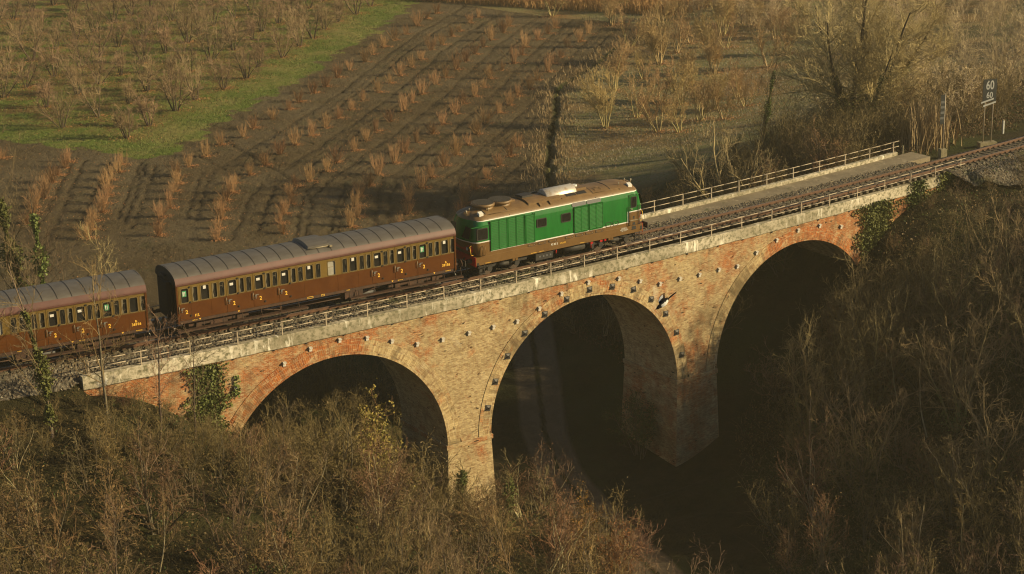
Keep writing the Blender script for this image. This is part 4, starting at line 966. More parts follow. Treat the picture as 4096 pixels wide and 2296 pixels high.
    mf.grid(mrows); mf.face(mrows[0]); mf.face(mrows[-1]); mf.build('exhaust_silencer',MT['silver'],root)
    q=MB(); q.box(1.68,2.45,-.52,.35,3.84,4.03,0); q.box(1.68,2.45,-.52,.35,4.031,4.05,1)
    q.tube((1.95,.0,4.04),(1.95,0,4.16),.16,.16,14,2); q.build('exhaust_box',[MT['locoroof'],MT['locoroof'],MT['white']],root)
    def onroof(x0,x1,y0,y1,h,name,mats,step=.0):
        def zr(y):
            yy=abs(y); P_=[(0,3.92),(.22,3.915),(.48,3.89),(.72,3.84),(.94,3.76),(1.12,3.66),(1.25,3.55),(1.305,3.47)]
            return float(np.interp(yy,[a for a,b in P_],[b for a,b in P_]))
        ys=np.linspace(y0,y1,8); b=MB()
        top=[[(x,y,zr(y)+h) for y in ys] for x in (x0,x1)]; b.grid(top,0,smooth=False)
        for x in (x0,x1): b.face([(x,y,zr(y)+h) for y in ys]+[(x,y,zr(y)-.05) for y in ys[::-1]],0)
        for y in (y0,y1): b.face([(x0,y,zr(y)-.05),(x1,y,zr(y)-.05),(x1,y,zr(y)+h),(x0,y,zr(y)+h)],0)
        return b.build(name,mats,root)
    onroof(-2.0,.35,-.95,.95,.09,'roof_hatch',MT['locoroof']); onroof(-1.95,-1.2,-.2,.6,.2,'roof_box',MT['seam_and_shade']); onroof(-1.8,-.5,.35,.62,.16,'roof_duct',MT['soot'])
    onroof(.36,2.52,-1.0,1.0,.05,'roof_hatch',MT['locoroof'])
    onroof(.75,1.45,-.93,-.66,.062,'roof_opening',MT['soot']); onroof(1.52,2.2,-.93,-.66,.062,'roof_opening',MT['soot'])
    onroof(-1.35,-1.2,-1.22,-1.0,.10,'roof_vent',MT['locoroof']); onroof(-.62,-.45,-1.22,-1.0,.10,'roof_vent',MT['locoroof'])
    onroof(-2.7,-2.45,-.2,.05,.1,'roof_cap',MT['locoroof'])
    for x in (-5.05,-2.05,2.6,3.9,-3.55): onroof(x-.02,x+.02,-1.29,1.29,.022,'roof_joint',MT['seam_and_shade'])
    for s in (-1,1):
        onroof(s*5.35-.14,s*5.35+.14,-1.05,-.82,.11,'roof_lamp',MT['white'])
        for (xa,ya,za,xb,zb,ra,rb) in ((4.7,-.75,3.8,4.7,4.02,.03,.03),(5.6,-.1,3.8,5.6,4.0,.03,.03),(5.9,-.3,3.7,5.94,3.95,.04,.06)):
            q=MB(); q.tube((s*xa,ya,za),(s*xb,ya,zb),ra,rb); q.build('roof_horn',MT['frame'],root)
    q=MB(); q.path([(-4.9,-1.12,3.72),(-2.9,-1.12,3.72)],.016,5); q.path([(2.62,-1.05,3.74),(4.5,-1.05,3.74),(4.55,-1.15,3.66)],.016,5); q.path([(2.9,-.85,3.83),(2.95,-.6,3.93),(3.25,-.6,3.93),(3.35,-.85,3.83)],.016,5); q.build('roof_pipes',MT['locoroof'],root)
    # bogies, tank, battery box
    for bx_ in (-4.0,4.0):
        g=MB()
        for y in (-1.05,1.05):
            g.box(bx_-1.7,bx_+1.7,y-.06,y+.06,.52,.70); 
            for s in (-.95,.95): g.tube((bx_+s,y-.16,.46),(bx_+s,y+.16,.46),.17,.17,14); g.box(bx_+s-.2,bx_+s+.2,y-.1,y+.1,.4,.62)
            g.tube((bx_-.35,y-.1,.58),(bx_+.35,y-.1,.58),.13,.13,12)
            g.box(bx_-.1,bx_+.1,y-.12,y+.1,.45,.86); g.path([(bx_+.2,y-.14,.8),(bx_+1.1,y-.14,.62)],.05,6); g.box(bx_-1.6,bx_-1.45,y-.1,y+.1,.3,.75)
        g.box(bx_-.4,bx_+.4,-1,1,.45,.85); bo=g.build('bogie',MT['underdark'],root)
        for s in (-.95,.95):
            w=MB()
            for y in (-.75,.75):
                w.tube((bx_+s,y-.065,.46),(bx_+s,y+.065,.46),.46,.46,24); w.tube((bx_+s,y*.9,.46),(bx_+s,y*.87,.46),.49,.49,24)
            w.tube((bx_+s,-.7,.46),(bx_+s,.7,.46),.09,.09,8); w.build('wheelset',MT['wheel'],bo)
    q=MB(); q.box(-1.75,-.5,-1.25,1.2,.34,.74); 
    for x in (-1.45,-1.2,-.95,-.7): q.box(x-.06,x+.06,-1.262,-1.25,.5,.6,1)
    q.build('battery_box',[MT['underdark'],MT['grille']],root)
    q=MB(); q.tube((.35,-.95,.56),(1.9,-.95,.56),.22,.22,14); q.box(.3,1.95,-.9,1.1,.35,.8); q.build('fuel_tank',MT['underdark'],root)
    q=MB(); q.tube((-.23,-1.15,.52),(-.23,-1.15,.84),.05,.06,8); 
    for x in (2.30,3.0,3.33): q.box(x-.09,x+.09,-1.3,-1.1,.68,.88)
    q.path([(2.3,-1.2,.7),(2.3,-1.2,.4)],.03,5); q.build('red_valves',MT['red'],root)
    q=MB()
    for x in (3.55,3.75,-3.4,-3.2): q.box(x-.08,x+.08,-1.40,-1.25,.70,1.02)
    q.build('bracket',MT['locobrown'],root)
    return root
LOCO=locomotive()

# ------------------------------------------------------------------ lineside things
def sign60():
    x,y=59.7,5.0; z=float(H(x,y)); root=empty('speed_sign',(x,y,-.35),-.30,'black speed board reading 60 over 60 on two posts','speed sign')
    b=MB(); b.box(-.62,.72,-.28,.28,-1.4,.12); b.build('concrete_block',MT['oldconcrete'],root)
    for px in (-.30,.36):
        p=MB(); p.tube((px,0,0),(px,0,4.75),.038,.038,8); p.build('post',MT['railing'],root)
    b=MB(); b.box(-.55,.55,-.07,-.045,3.15,4.82); bo=b.build('board',MT['signblack'],root)
    text('60',.92,MT['signwhite'],bo,(0,-.076,4.35),'numeral',sx=.72); text('60',.62,MT['signwhite'],bo,(0,-.076,3.62),'numeral',sx=.85)
    for dx,dz in ((-.10,.06),(.08,-.20)):
        b=MB(); b.face([(-.55+dx,-.08,2.98+dz),(.45+dx,-.08,3.24+dz),(.45+dx,-.08,3.36+dz),(-.55+dx,-.08,3.10+dz)]); b.face([(-.55+dx,-.06,2.98+dz),(-.55+dx,-.06,3.10+dz),(.45+dx,-.06,3.36+dz),(.45+dx,-.06,3.24+dz)]); b.build('diagonal_bar',MT['signwhite'],root)
sign60()
def marker():
    x,y=54.9,4.6; root=empty('distance_board',(x,y,-.3),-.25,'tall narrow black and white striped board on one post','signal board')
    b=MB(); b.box(-.24,.24,-.22,.22,-1.2,.35); b.build('concrete_block',MT['oldconcrete'],root)
    p=MB(); p.tube((0,0,0),(0,0,4.42),.042,.042,8); p.build('post',MT['railing'],root)
    b=MB(); b.box(-.36,-.05,-.04,-.015,2.2,4.35,0)
    for z in (2.55,2.95,3.35,3.72): b.box(-.36,-.05,-.045,-.041,z,z+.17,1)
    b.build('board',[MT['signblack'],MT['signgrey']],root)
marker()
for i,(t,d,lab) in enumerate(((53.3,2.95,'short mossy stake beside the end of the walkway'),(65.0,3.2,'short white marker post beside the track beyond the speed board'))):
    x,y,z=P(t,d+TR(min(t,70))*0+ (0 if i==0 else -.6),-.55); b=MB(); b.box(-.07,.07,-.06,.06,-.4,.75); b.box(-.075,.075,-.065,.065,.75,.8,1)
    o=b.build('marker_post',[MT['oldconcrete'] if i==0 else MT['signwhite'],MT['oldconcrete']],None,(x,y,z)); setp(o,lab,'marker post')
# a black and white long-tailed bird gliding past in front of the wall
def magpie():
    C=Vector((-44.5736,-94.4936,35.0582)); d=(Vector(P(20.5,-8,-1.6))-C); fwd=d.normalized(); k=40.0
    loc=C+fwd*k; right=Vector((.845,-.534,0)); up=right.cross(fwd).normalized()
    def add(mb,profile,axis_pts): pass
    root=empty('magpie',tuple(loc),0,'black and white long-tailed magpie flying past the middle arch','bird')
    # local frame: a = along the body towards the head (lower left in view), b = back side, c = towards the viewer
    a=(-right*.76-up*.62+(-fwd)*.15).normalized(); c=(-fwd-a*(-fwd).dot(a)).normalized(); b=a.cross(c)
    if b.dot(up)<0: b=-b
    def W_(p,q,r): return tuple(a*p+b*q+c*r)
    s=1.0
    prof=[(.245,.004),(.215,.012),(.195,.026),(.17,.034),(.14,.038),(.11,.046),(.07,.056),(.03,.060),(-.01,.054),(-.05,.040),(-.08,.026),(-.10,.018)]
    mb=MB(); rows=[[W_(p,r*math.cos(t)-.008*(1 if p<.12 else 0),r*.95*math.sin(t)) for t in np.linspace(0,2*math.pi,14,endpoint=False)] for p,r in prof]
    def bm(i,j):
        p=prof[i][0]; t=2*math.pi*(j+.5)/14
        return 1 if (p<.12 and p>-.06 and math.cos(t)<.25) else 0
    mb.grid(rows,close=True,mf=bm); mb.face(rows[-1],0); mb.face(rows[0],0); mb.build('body',[MT['feather_black'],MT['feather_white']],root)
    tl=MB(); pr=[(-.09,.018),(-.16,.026),(-.24,.024),(-.30,.016),(-.335,.004)]
    tl.grid([[W_(p,-w*.5,0),W_(p,0,.006),W_(p,w*.8,0),W_(p,0,-.006)] for p,w in pr],close=True); tl.build('tail',MT['feather_black'],root)
    # near wing folded along the flank, far wing raised behind the back
    wg=MB(); rows=[]
    for p,q0,q1 in ((.125,.012,.02),(.10,-.01,.045),(.05,-.022,.055),(0,-.015,.06),(-.05,.0,.055),(-.10,.018,.04)): rows.append([W_(p,q0+(q1-q0)*k,.052+.012*math.sin(k*3.1)-.02*(k-.4)**2) for k in np.linspace(0,1,6)])
    wg.grid(rows,mf=lambda i,j:1 if (i in(1,2) and j==0) else 0); rows2=[[tuple(Vector(q)-Vector(c)*.008) for q in r] for r in rows]; wg.grid(rows2); wg.build('wing',[MT['feather_black'],MT['feather_white']],root)
    fw=MB()
    for i in range(8):
        k=i/7; base=Vector(W_(.10-.13*k,.035,-.01)); tip=Vector(W_(.055-.19*k,.115+.045*math.sin(k*2.6),-.03)); dr=(tip-base); sd=Vector(a)*(.012)
        for (u0,u1,mi) in ((0,.45,0),(.45,.86,1 if i<6 else 0),(.86,1,0)):
            p0=base+dr*u0; p1=base+dr*u1; w1=1-.6*max(0,u1-.7)
            fw.face([tuple(p0-sd),tuple(p0+sd),tuple(p1+sd*w1),tuple(p1-sd*w1)],mi); fw.face([tuple(p0-sd+c*.002),tuple(p1-sd*w1+c*.002),tuple(p1+sd*w1+c*.002),tuple(p0+sd+c*.002)],mi)
    fw.build('wing',[MT['feather_black'],MT['feather_white']],root)
magpie()
# ------------------------------------------------------------------ vegetation
UPV=np.array([0,0,1.0])
def nrm(v): return v/max(1e-9,math.sqrt(float(v@v)))
def grow(rng,p,d,L,r,lev,spec,out):
    sp=spec[lev]; n=sp['seg']; pts=[p]; rad=[r]; last=lev==len(spec)-1
    jit=rng.normal(0,sp.get('jit',.15),(n,3)); tp=sp.get('tip',.35)
    for i in range(n):
        d=nrm(d+jit[i]+UPV*sp.get('up',.1)); q=p+d*(L/n); r1=r*(1-(1-tp)*(i+1)/n)
        out.append((p[0],p[1],p[2],q[0],q[1],q[2],rad[-1],r1,lev)); p=q; pts.append(p); rad.append(r1)
    if last: return
    nx=spec[lev+1]; k=rng.randint(sp['kids'][0],sp['kids'][1]+1); s0=sp.get('from',.3)
    for j in range(k):
        f=s0+(1-s0)*((j+rng.rand())/k); fi=min(n-1,int(f*n)); w=f*n-fi; b=pts[fi]*(1-w)+pts[fi+1]*w
        ax=nrm(pts[fi+1]-pts[fi]); o=nrm(np.cross(ax,rng.normal(0,1,3))); a=math.radians(rng.normal(sp.get('ang',40),sp.get('angj',10)))
        dd=nrm(ax*math.cos(a)+o*math.sin(a)); rr=max(sp.get('rmin',.006),(rad[fi]*(1-w)+rad[fi+1]*w)*sp.get('rr',.6))
        grow(rng,b,dd,L*sp.get('lr',.5)*rng.uniform(.7,1.25)*(1.15-.55*f),rr,lev+1,spec,out)
def tubes(S,n):
    """segments (m,9) -> prism verts/faces with n sides"""
    a=S[:,0:3]; b=S[:,3:6]; d=b-a; d/=np.maximum(1e-9,np.linalg.norm(d,axis=1))[:,None]
    h=np.where(np.abs(d[:,2:3])<.9,np.array([[0,0,1.0]]),np.array([[1.0,0,0]])); u=np.cross(d,h); u/=np.maximum(1e-9,np.linalg.norm(u,axis=1))[:,None]; w=np.cross(d,u)
    an=np.arange(n)*2*math.pi/n; c=np.cos(an)[None,:,None]; s=np.sin(an)[None,:,None]
    ring=u[:,None]*c+w[:,None]*s
    V=np.concatenate([a[:,None]+ring*S[:,6][:,None,None],b[:,None]+ring*S[:,7][:,None,None]],1)   # m,2n,3
    k=np.arange(n); k2=(k+1)%n; f=np.stack([k,k2,n+k2,n+k],-1)
    F=(np.arange(len(S))*2*n)[:,None,None]+f[None]
    return V.reshape(-1,3),F.reshape(-1,4)
def leafquads(rng,C,size,flat=0.0):
    """small folded leaf faces at centres C"""
    m=len(C); u=rng.normal(0,1,(m,3)); u[:,2]*=(1-flat); u/=np.linalg.norm(u,axis=1)[:,None]; t=rng.normal(0,1,(m,3)); t[:,2]*=(1-flat); w=np.cross(u,t); w/=np.maximum(1e-6,np.linalg.norm(w,axis=1))[:,None]
    if flat>0: w=np.cross(np.tile([0,0,1.0],(m,1))+rng.normal(0,.35,(m,3)),u); w/=np.maximum(1e-6,np.linalg.norm(w,axis=1))[:,None]
    s=size*rng.uniform(.6,1.3,(m,1)); V=np.stack([C-u*s*.6,C+w*s*.35,C+u*s*.6,C-w*s*.35],1)
    return V.reshape(-1,3),np.arange(4*m).reshape(-1,4)
def blades(rng,C,h,w,lean=.35,segs=2,curl=.4):
    """grass/reed blades standing at C; h (m,) heights"""
    m=len(C); az=rng.rand(m)*6.283; ln=rng.normal(0,lean,m); d=np.stack([np.cos(az)*ln,np.sin(az)*ln,np.ones(m)],-1); d/=np.linalg.norm(d,axis=1)[:,None]
    side=np.stack([-np.sin(az+rng.normal(0,.8,m)),np.cos(az),np.zeros(m)],-1); side/=np.linalg.norm(side,axis=1)[:,None]; rows=[]
    for k in range(segs+1):
        f=k/segs; dz=np.stack([np.cos(az),np.sin(az),-.5*np.ones(m)],-1)*(curl*f*f*h*.6)[:,None]
        c=C+d*(h*f)[:,None]+dz; ww=w*(1-.75*f); rows.append(np.stack([c-side*ww[:,None],c+side*ww[:,None]],1))
    V=np.concatenate(rows,1); n=2*(segs+1); f=np.array([[2*k,2*k+1,2*k+3,2*k+2] for k in range(segs)])
    F=(np.arange(m)*n)[:,None,None]+f[None]; return V.reshape(-1,3),F.reshape(-1,4)
def joinVF(L):
    V=[];F=[];mi=[];o=0
    for v,f,m in L:
        V.append(v); F.append(f+o); mi.append(np.full(len(f),m)); o+=len(v)
    return np.concatenate(V),np.concatenate(F),np.concatenate(mi)

def plant_meshes(seed,stems,spec,trunk_lv,trunk_mat,twig_mat,leaves=None,ivy=None,names=('stems','twigs')):
    """stems: list of (base offset, direction, length, radius). Returns [(name,mesh)] in unit scale"""
    rng=np.random.RandomState(seed); out=[]
    for b,d,L,r in stems: grow(rng,np.array(b,float),nrm(np.array(d,float)),L,r,0,spec,out)
    for b,d,L,r in stems:
        if abs(b[0])+abs(b[1])>1e-6: out.append((0,0,-.12,b[0],b[1],.02,r*1.3,r,0))
    S=np.array(out); lv=S[:,8]; big=S[lv<=trunk_lv]; sm=S[lv>trunk_lv]; res=[]
    V,F=tubes(big,5); res.append((names[0],np_mesh(names[0],V,F,[trunk_mat],smooth=True)))
    if len(sm): V,F=tubes(sm,3); res.append((names[1],np_mesh(names[1],V,F,[twig_mat])))
    if leaves:
        cnt,size,mat,spread=leaves[:4]; hi=leaves[4] if len(leaves)>4 else None
        tips=sm[:,3:6] if len(sm) else big[:,3:6]
        if hi: tips=tips[(tips[:,2]>hi[0])&(tips[:,2]<hi[1])]
        C=tips[rng.randint(0,len(tips),cnt)]+rng.normal(0,spread,(cnt,3)); C[:,2]=np.maximum(C[:,2],.05)
        V,F=leafquads(rng,C,size); res.append(('leaves',np_mesh('leaves',V,F,[mat])))
    if ivy:
        cnt,size,h0,h1,rad=ivy; t=big[big[:,8]==0]; mz=(t[:,2]+t[:,5])/2; t=t[(mz>h0)&(mz<h1)]; q=t[rng.randint(0,len(t),cnt)]; k=rng.rand(cnt,1); C=q[:,0:3]*(1-k)+q[:,3:6]*k
        fall=1-.75*np.clip((C[:,2:3]-h0)/(h1-h0),0,1)**1.5; C=C+rng.normal(0,1,(cnt,3))*rad*fall*(.6+.5*np.sin(C[:,2:3]*2.3+1)); V,F=leafquads(rng,C,size); res.append(('ivy',np_mesh('ivy',V,F,[MT['ivy']])))
    return res
def place(name,parts,x,y,s,rz,label,cat,group=None,dz=-.1,z=None,tilt=0):
    o=empty(name,(x,y,(float(H(x,y)) if z is None else z)+dz),rz,label,cat,group); o.scale=(s,s,s)
    if tilt: o.rotation_euler=(tilt*math.sin(rz*3),tilt*math.cos(rz*2),rz)
    for n,me in parts: link(n,me,o)
    return o
ORD=['first','second','third','fourth','fifth','sixth','seventh','eighth','ninth','tenth','eleventh','twelfth','thirteenth','fourteenth','fifteenth','sixteenth','seventeenth','eighteenth','nineteenth','twentieth','twenty-first','twenty-second','twenty-third','twenty-fourth','twenty-fifth','twenty-sixth','twenty-seventh','twenty-eighth','twenty-ninth','thirtieth']
R_=random.Random(11); NR=np.random.RandomState(12)

# --- saplings of the ploughed field
def sapling(seed):
    rng=np.random.RandomState(seed); st=[]
    for k in range(34):
        a=rng.rand()*6.283; t=abs(rng.normal(.0,.46)); st.append(((.12*math.cos(a),.12*math.sin(a),0),(math.cos(a)*t,math.sin(a)*t,1),rng.uniform(.75,1.5),.017))
    spec=[dict(seg=4,jit=.07,up=.06,kids=(4,7),ang=28,lr=.42,rr=.7,rmin=.007,**{'from':.25}),dict(seg=2,jit=.1,up=.15,kids=(0,0))]
    out=[]
    for b,d,L,r in st: grow(rng,np.array(b),nrm(np.array(d)),L,r,0,spec,out)
    V,F=tubes(np.array(out),3); L=[(V,F,0)]
    C=np.array(out)[rng.randint(0,len(out),26),3:6]; V,F=leafquads(rng,C,.05); L.append((V,F,1))
    V,F,mi=joinVF(L); return np_mesh('hazel_sapling',V,F,[MT['twig_red'],MT['litter']],mi)
SAP=[sapling(s) for s in range(7)]
ROWS={'A':[(79.6,118.7),(76.7,116.2),(73.2,112.9),(69.7,109.2),(66.4,106.5),(63.5,103.7),(60.5,100.4),(57.4,97.2),(54,94),(51.3,91.9),(48.2,88.6),(45.3,86.3),(42.5,83.3),(39.8,81),(36.6,78.2),(33.8,75.8),(30.9,72.9),(28.3,71.4),(25.2,68.5),(22.5,65.6),(20.3,63.3),(19.0,61.0),(17.8,58.7),(16.5,56.3),(15.2,54.0),(13.9,51.7),(12.6,49.4),(11.3,47.1)],
'B':[(82.2,113.2),(79.2,110.2),(75.7,106.4),(72.9,104.2),(69.3,100.4),(66.8,98.3),(63.4,94.7),(60,91.4),(57,88.5),(54.1,85.8),(51,82.8),(47.8,79.8),(45.1,77.3),(42.2,74.4),(39.3,71.3),(36.5,69.5),(33.8,67.3),(31.1,64.5),(28.3,62.3),(25.5,60),(23.0,57.9),(21.6,55.4),(20.3,53.0),(18.9,50.6),(17.5,48.1),(16.2,45.7),(14.8,43.3)],
'C':[(82.1,105.2),(79.1,102.5),(75.8,99.4),(72.8,96.5),(69.6,93.3),(66.7,90.5),(63.6,87.6),(60.4,84.4),(57.5,81.7),(54.4,78.8),(51.8,76.3),(48.8,73.3),(45.5,70.2),(42.7,67.5),(39.8,64.6),(37.2,62.1),(34.1,59.4),(31.5,56.5),(28.7,54.7),(26.9,53.6),(25.5,51.2),(24.1,48.9),(22.7,46.6),(21.2,44.3),(19.8,42.0)],
'D':[(85.6,101.1),(83,98.8),(80,96.2),(76.4,93.1),(73.5,89.7),(70.3,86.6),(67.3,83.7),(64.2,80.9),(61.2,77.9),(58.1,74.6),(55.2,72.3),(52.1,69),(49.1,66.3),(46.3,63.6),(43.5,61.1),(40.8,58.7),(37.8,55.6),(34.9,53),(32.1,50.2),(30.1,47.5),(28.5,45.1),(27.0,42.8),(25.4,40.4)],
'E':[(86.7,95.2),(83.4,92.3),(80.3,90),(76.7,86),(73.8,83.4),(70.7,80.5),(67.5,77.4),(64.6,74.3),(61.7,71.8),(58.8,69.1),(56.1,66.9),(52.7,63.6),(49.6,60.3),(46.7,57.6),(43.8,55),(41.1,52.1),(38.3,49.5),(35.6,47),(32.6,43.9),(31.0,41.3),(29.3,38.8)],
'F':[(50.6,54.2),(47.8,51.6),(45.1,49.1),(42,46.1),(39.4,44.1),(36.2,40.7),(34.4,38.2)],
'G':[(17.5,70.0),(16.3,67.7),(15.0,65.4),(13.8,63.1),(12.6,60.8),(11.4,58.5),(10.2,56.2),(9.0,53.9),(7.8,51.6),(6.6,49.3)],
'H':[(14.1,74.2),(12.9,72.0),(11.6,69.9),(10.4,67.7),(9.1,65.5),(7.9,63.3),(6.6,61.2),(5.4,59.0),(4.1,56.8)],
'I':[(9.7,79.1),(7.1,75.2),(4.4,71),(1.9,67),(-0.5,63),(-3,59),(-5.2,55.2)]}
ROWTXT={'A':'field row nearest the grass strip','B':'second field row from the grass strip','C':'third field row from the grass strip','D':'fourth field row from the grass strip','E':'fifth field row from the grass strip','F':'short field row nearest the ditch','G':'third row above the rear coach','H':'second row above the rear coach','I':'leftmost row above the rear coach'}
SAPXY=[]
for rk,pts in ROWS.items():
    for i,(x,y) in enumerate(pts):
        x+=R_.uniform(-.25,.25); y+=R_.uniform(-.25,.25); SAPXY.append((x,y))
        o=link('hazel_sapling',SAP[R_.randrange(7)],None,(x,y,float(H(x,y))-.04)); s=R_.uniform(.75,1.32)*(.85 if y<58 and x<32 else 1.0); o.scale=(s*R_.uniform(.9,1.1),s,s*R_.uniform(.9,1.15)); o.rotation_euler=(0,0,R_.uniform(0,6.28))
        setp(o,'%s hazel sapling from the far end, %s'%(ORD[i],ROWTXT[rk]),'hazel sapling','hazel saplings in rows on the ploughed field')

# --- orchard trees
def orchard(seed,h=3.6,leafy=0,bm='bark_dark',tm='twig_orch'):
    rng=np.random.RandomState(seed); st=[]
    for k in range(rng.randint(4,7)):
        a=k*1.15+rng.rand(); t=rng.uniform(.2,.7); st.append(((.16*math.cos(a),.16*math.sin(a),0),(math.cos(a)*t,math.sin(a)*t,1),h*rng.uniform(.72,1.0),rng.uniform(.055,.085)))
    spec=[dict(seg=5,jit=.10,up=.08,kids=(8,11),ang=36,lr=.46,rr=.5,rmin=.02,tip=.25,**{'from':.22}),dict(seg=3,jit=.16,up=.10,kids=(7,10),ang=38,lr=.5,rr=.55,rmin=.011,**{'from':.12}),dict(seg=2,jit=.16,up=.08,kids=(3,5),ang=34,lr=.5,rr=.7,rmin=.010,**{'from':.2}),dict(seg=1,jit=.1,kids=(0,0))]
    return plant_meshes(seed,st,spec,0,MT[bm],MT[tm],leaves=(leafy,.06,MT['brownleaf'],.05) if leafy else None,names=('trunk','crown'))
ORCH=[orchard(30+i,3.3+.25*i,leafy=(160,260,60,320,120)[i]) for i in range(5)]
ORCP=[orchard(40+i,3.4+.3*i,leafy=(0,90,40)[i],bm='twig_yellow',tm='twig_gold') for i in range(3)]
EDGE=[(79.5,133),(75.3,129),(71.2,125),(67.1,121.5),(63,118),(59.1,113.8),(55.6,110),(51.4,105.8),(46.9,101.6),(42.6,97.6),(38.6,94.3),(34.5,90.9),(30.3,86.9),(26.1,83.3),(21.7,79.9)]
ORCHXY=[]
ROWN=['nearest the grass strip','second from the grass strip','third from the grass strip','fourth from the grass strip','fifth from the grass strip','sixth from the grass strip','seventh from the grass strip']
for j in range(7):
    n0=(-.675,.738); cand=[(-4.1*k*.98*1.0,-3.85*k) for k in range(1,8)]
    base=EDGE+[(21.7-4.25*k,79.9-3.85*k) for k in range(1,9)]; i=0
    for (x,y) in base:
        x+=n0[0]*7.0*j+R_.uniform(-.45,.45)+(1.9 if j%2 else 0); y+=n0[1]*7.0*j+R_.uniform(-.45,.45)+(1.8 if j%2 else 0)
        if not inpoly(np.array(x),np.array(y),GREENP) or float(polydist(np.array(x),np.array(y),STRIP))<5.0: continue
        cx,cy=x+44.57,y+94.49; u=(cx*.8455-cy*.5339); f=(cx*.5339+cy*.8455)
        if abs(u/f)>.285 or y>178 or (x<23 and y>160): continue
        if R_.random()<.04: continue
        ORCHXY.append((x,y)); o=place('orchard_tree',ORCH[R_.randrange(5)],x,y,R_.uniform(.85,1.15),R_.uniform(0,6.28),'%s bare orchard tree from the far right, row %s'%(ORD[i],ROWN[j]),'orchard tree','bare trees of the grassy orchard'); i+=1
ORCH2=[(82.8,76),(87.9,79.7),(92.5,83),(89.4,75.2),(93.7,78),(72.8,58.8),(73.3,54.4),(69,51),(70.2,48.8),(64.2,47.9),(75.6,52.2),(78,56.5),(63.3,50.1),(83,76.3),(71,68),(65.9,57.1),(60.9,55.2),(71.5,60.7),(79,66),(84,68),(77,71),(98,84),(101,78),(96,70),(90,66),(104,86),(86,86),(95,92),(100,95),(92,98),(107,92),(98,104),(90,108),(108,101)]
for i,(x,y) in enumerate(ORCH2):
    s=R_.uniform(.95,1.35); ORCHXY.append((x,y))
    near=y<62
    place('orchard_tree',ORCP[R_.randrange(3)],x,y,s,R_.uniform(0,6.28),'leafless tree in the frosty grove right of the ditch, %s half'%('nearer' if near else 'farther'),'orchard tree','bare trees of the frosty grove, %s half'%('nearer' if near else 'farther'))

# --- thicket shrubs and thin trees
def thicket(seed,h,n,spread,tm,leafy=None,bm=None,k2=(4,6),k3=(1,2)):
    rng=np.random.RandomState(seed); st=[]
    for k in range(n):
        a=rng.rand()*6.283; t=abs(rng.normal(0,spread)); q=rng.rand()*.5; st.append(((q*math.cos(a),q*math.sin(a),0),(math.cos(a)*t,math.sin(a)*t,1),h*rng.uniform(.5,1.0),rng.uniform(.026,.052)))
    spec=[dict(seg=7,jit=.12,up=.05,kids=(8,11),ang=40,angj=14,lr=.42,rr=.5,rmin=.014,tip=.25,**{'from':.15}),dict(seg=4,jit=.2,up=.08,kids=k2,ang=42,angj=14,lr=.52,rr=.6,rmin=.010,**{'from':.12}),dict(seg=3,jit=.24,up=.05,kids=k3,ang=40,lr=.5,rr=.8,rmin=.009),dict(seg=2,jit=.2,kids=(0,0))]
    return plant_meshes(seed,st,spec,0,bm or MT['bark'],tm,leaves=leafy)
THK=[thicket(50,4.2,6,.34,MT['twig_tan'],bm=MT['stem_pale']),thicket(51,4.6,5,.40,MT['twig_grey'],bm=MT['stem_pale']),thicket(52,3.4,8,.5,MT['twig_tan'],(240,.07,MT['brownleaf'],.08)),thicket(53,5.2,4,.26,MT['twig_grey']),thicket(54,3.8,7,.6,MT['twig_tan'],(420,.075,MT['brownleaf'],.12),k2=(3,5)),thicket(55,3.0,8,.65,MT['twig_grey'],(420,.07,MT['brownleaf'],.14),k2=(3,5))]
def slim(seed,h,ivy=None,tm='twig_grey',bark='stem_pale',lean=0,leafy=None,r=.075):
    spec=[dict(seg=10,jit=.05,up=.05,kids=(16,22),ang=46,angj=12,lr=.30,rr=.42,rmin=.02,tip=.2,**{'from':.22}),dict(seg=4,jit=.16,up=.12,kids=(6,9),ang=38,lr=.48,rr=.55,rmin=.011,**{'from':.2}),dict(seg=3,jit=.18,up=.1,kids=(2,4),ang=36,lr=.5,rr=.7,rmin=.009,**{'from':.2}),dict(seg=1,jit=.1,kids=(0,0))]
    return plant_meshes(seed,[((0,0,0),(lean,.05,1),h,r*h/7)],spec,0,MT[bark],MT[tm],leaves=leafy,ivy=ivy,names=('trunk','crown'))
SLIM=[slim(70,7.5,bark='bark'),slim(71,8.5,tm='twig_tan',bark='bark'),slim(72,6.5,lean=.15,tm='twig_tan'),slim(73,7.8,lean=-.1,bark='bark_dark')]
IVYT=[slim(80,7.2,ivy=(2600,.13,.2,5.0,.26),bark='bark_dark'),slim(81,8.0,ivy=(3200,.13,.1,6.0,.22),bark='bark_dark')]

def pathgap(x,y): return float(polydist(np.array(x),np.array(y),PATHL))
ZONES=[]  # (x,y) accepted, to keep plants apart
def scatter(n,fx,ok,mind,tries=60):
    out=[]
    for _ in range(n*tries):
        if len(out)>=n: break
        x,y=fx()
        if not ok(x,y): continue
        if any((x-a)**2+(y-b)**2<mind*mind for a,b in out): continue
        out.append((x,y))
    return out
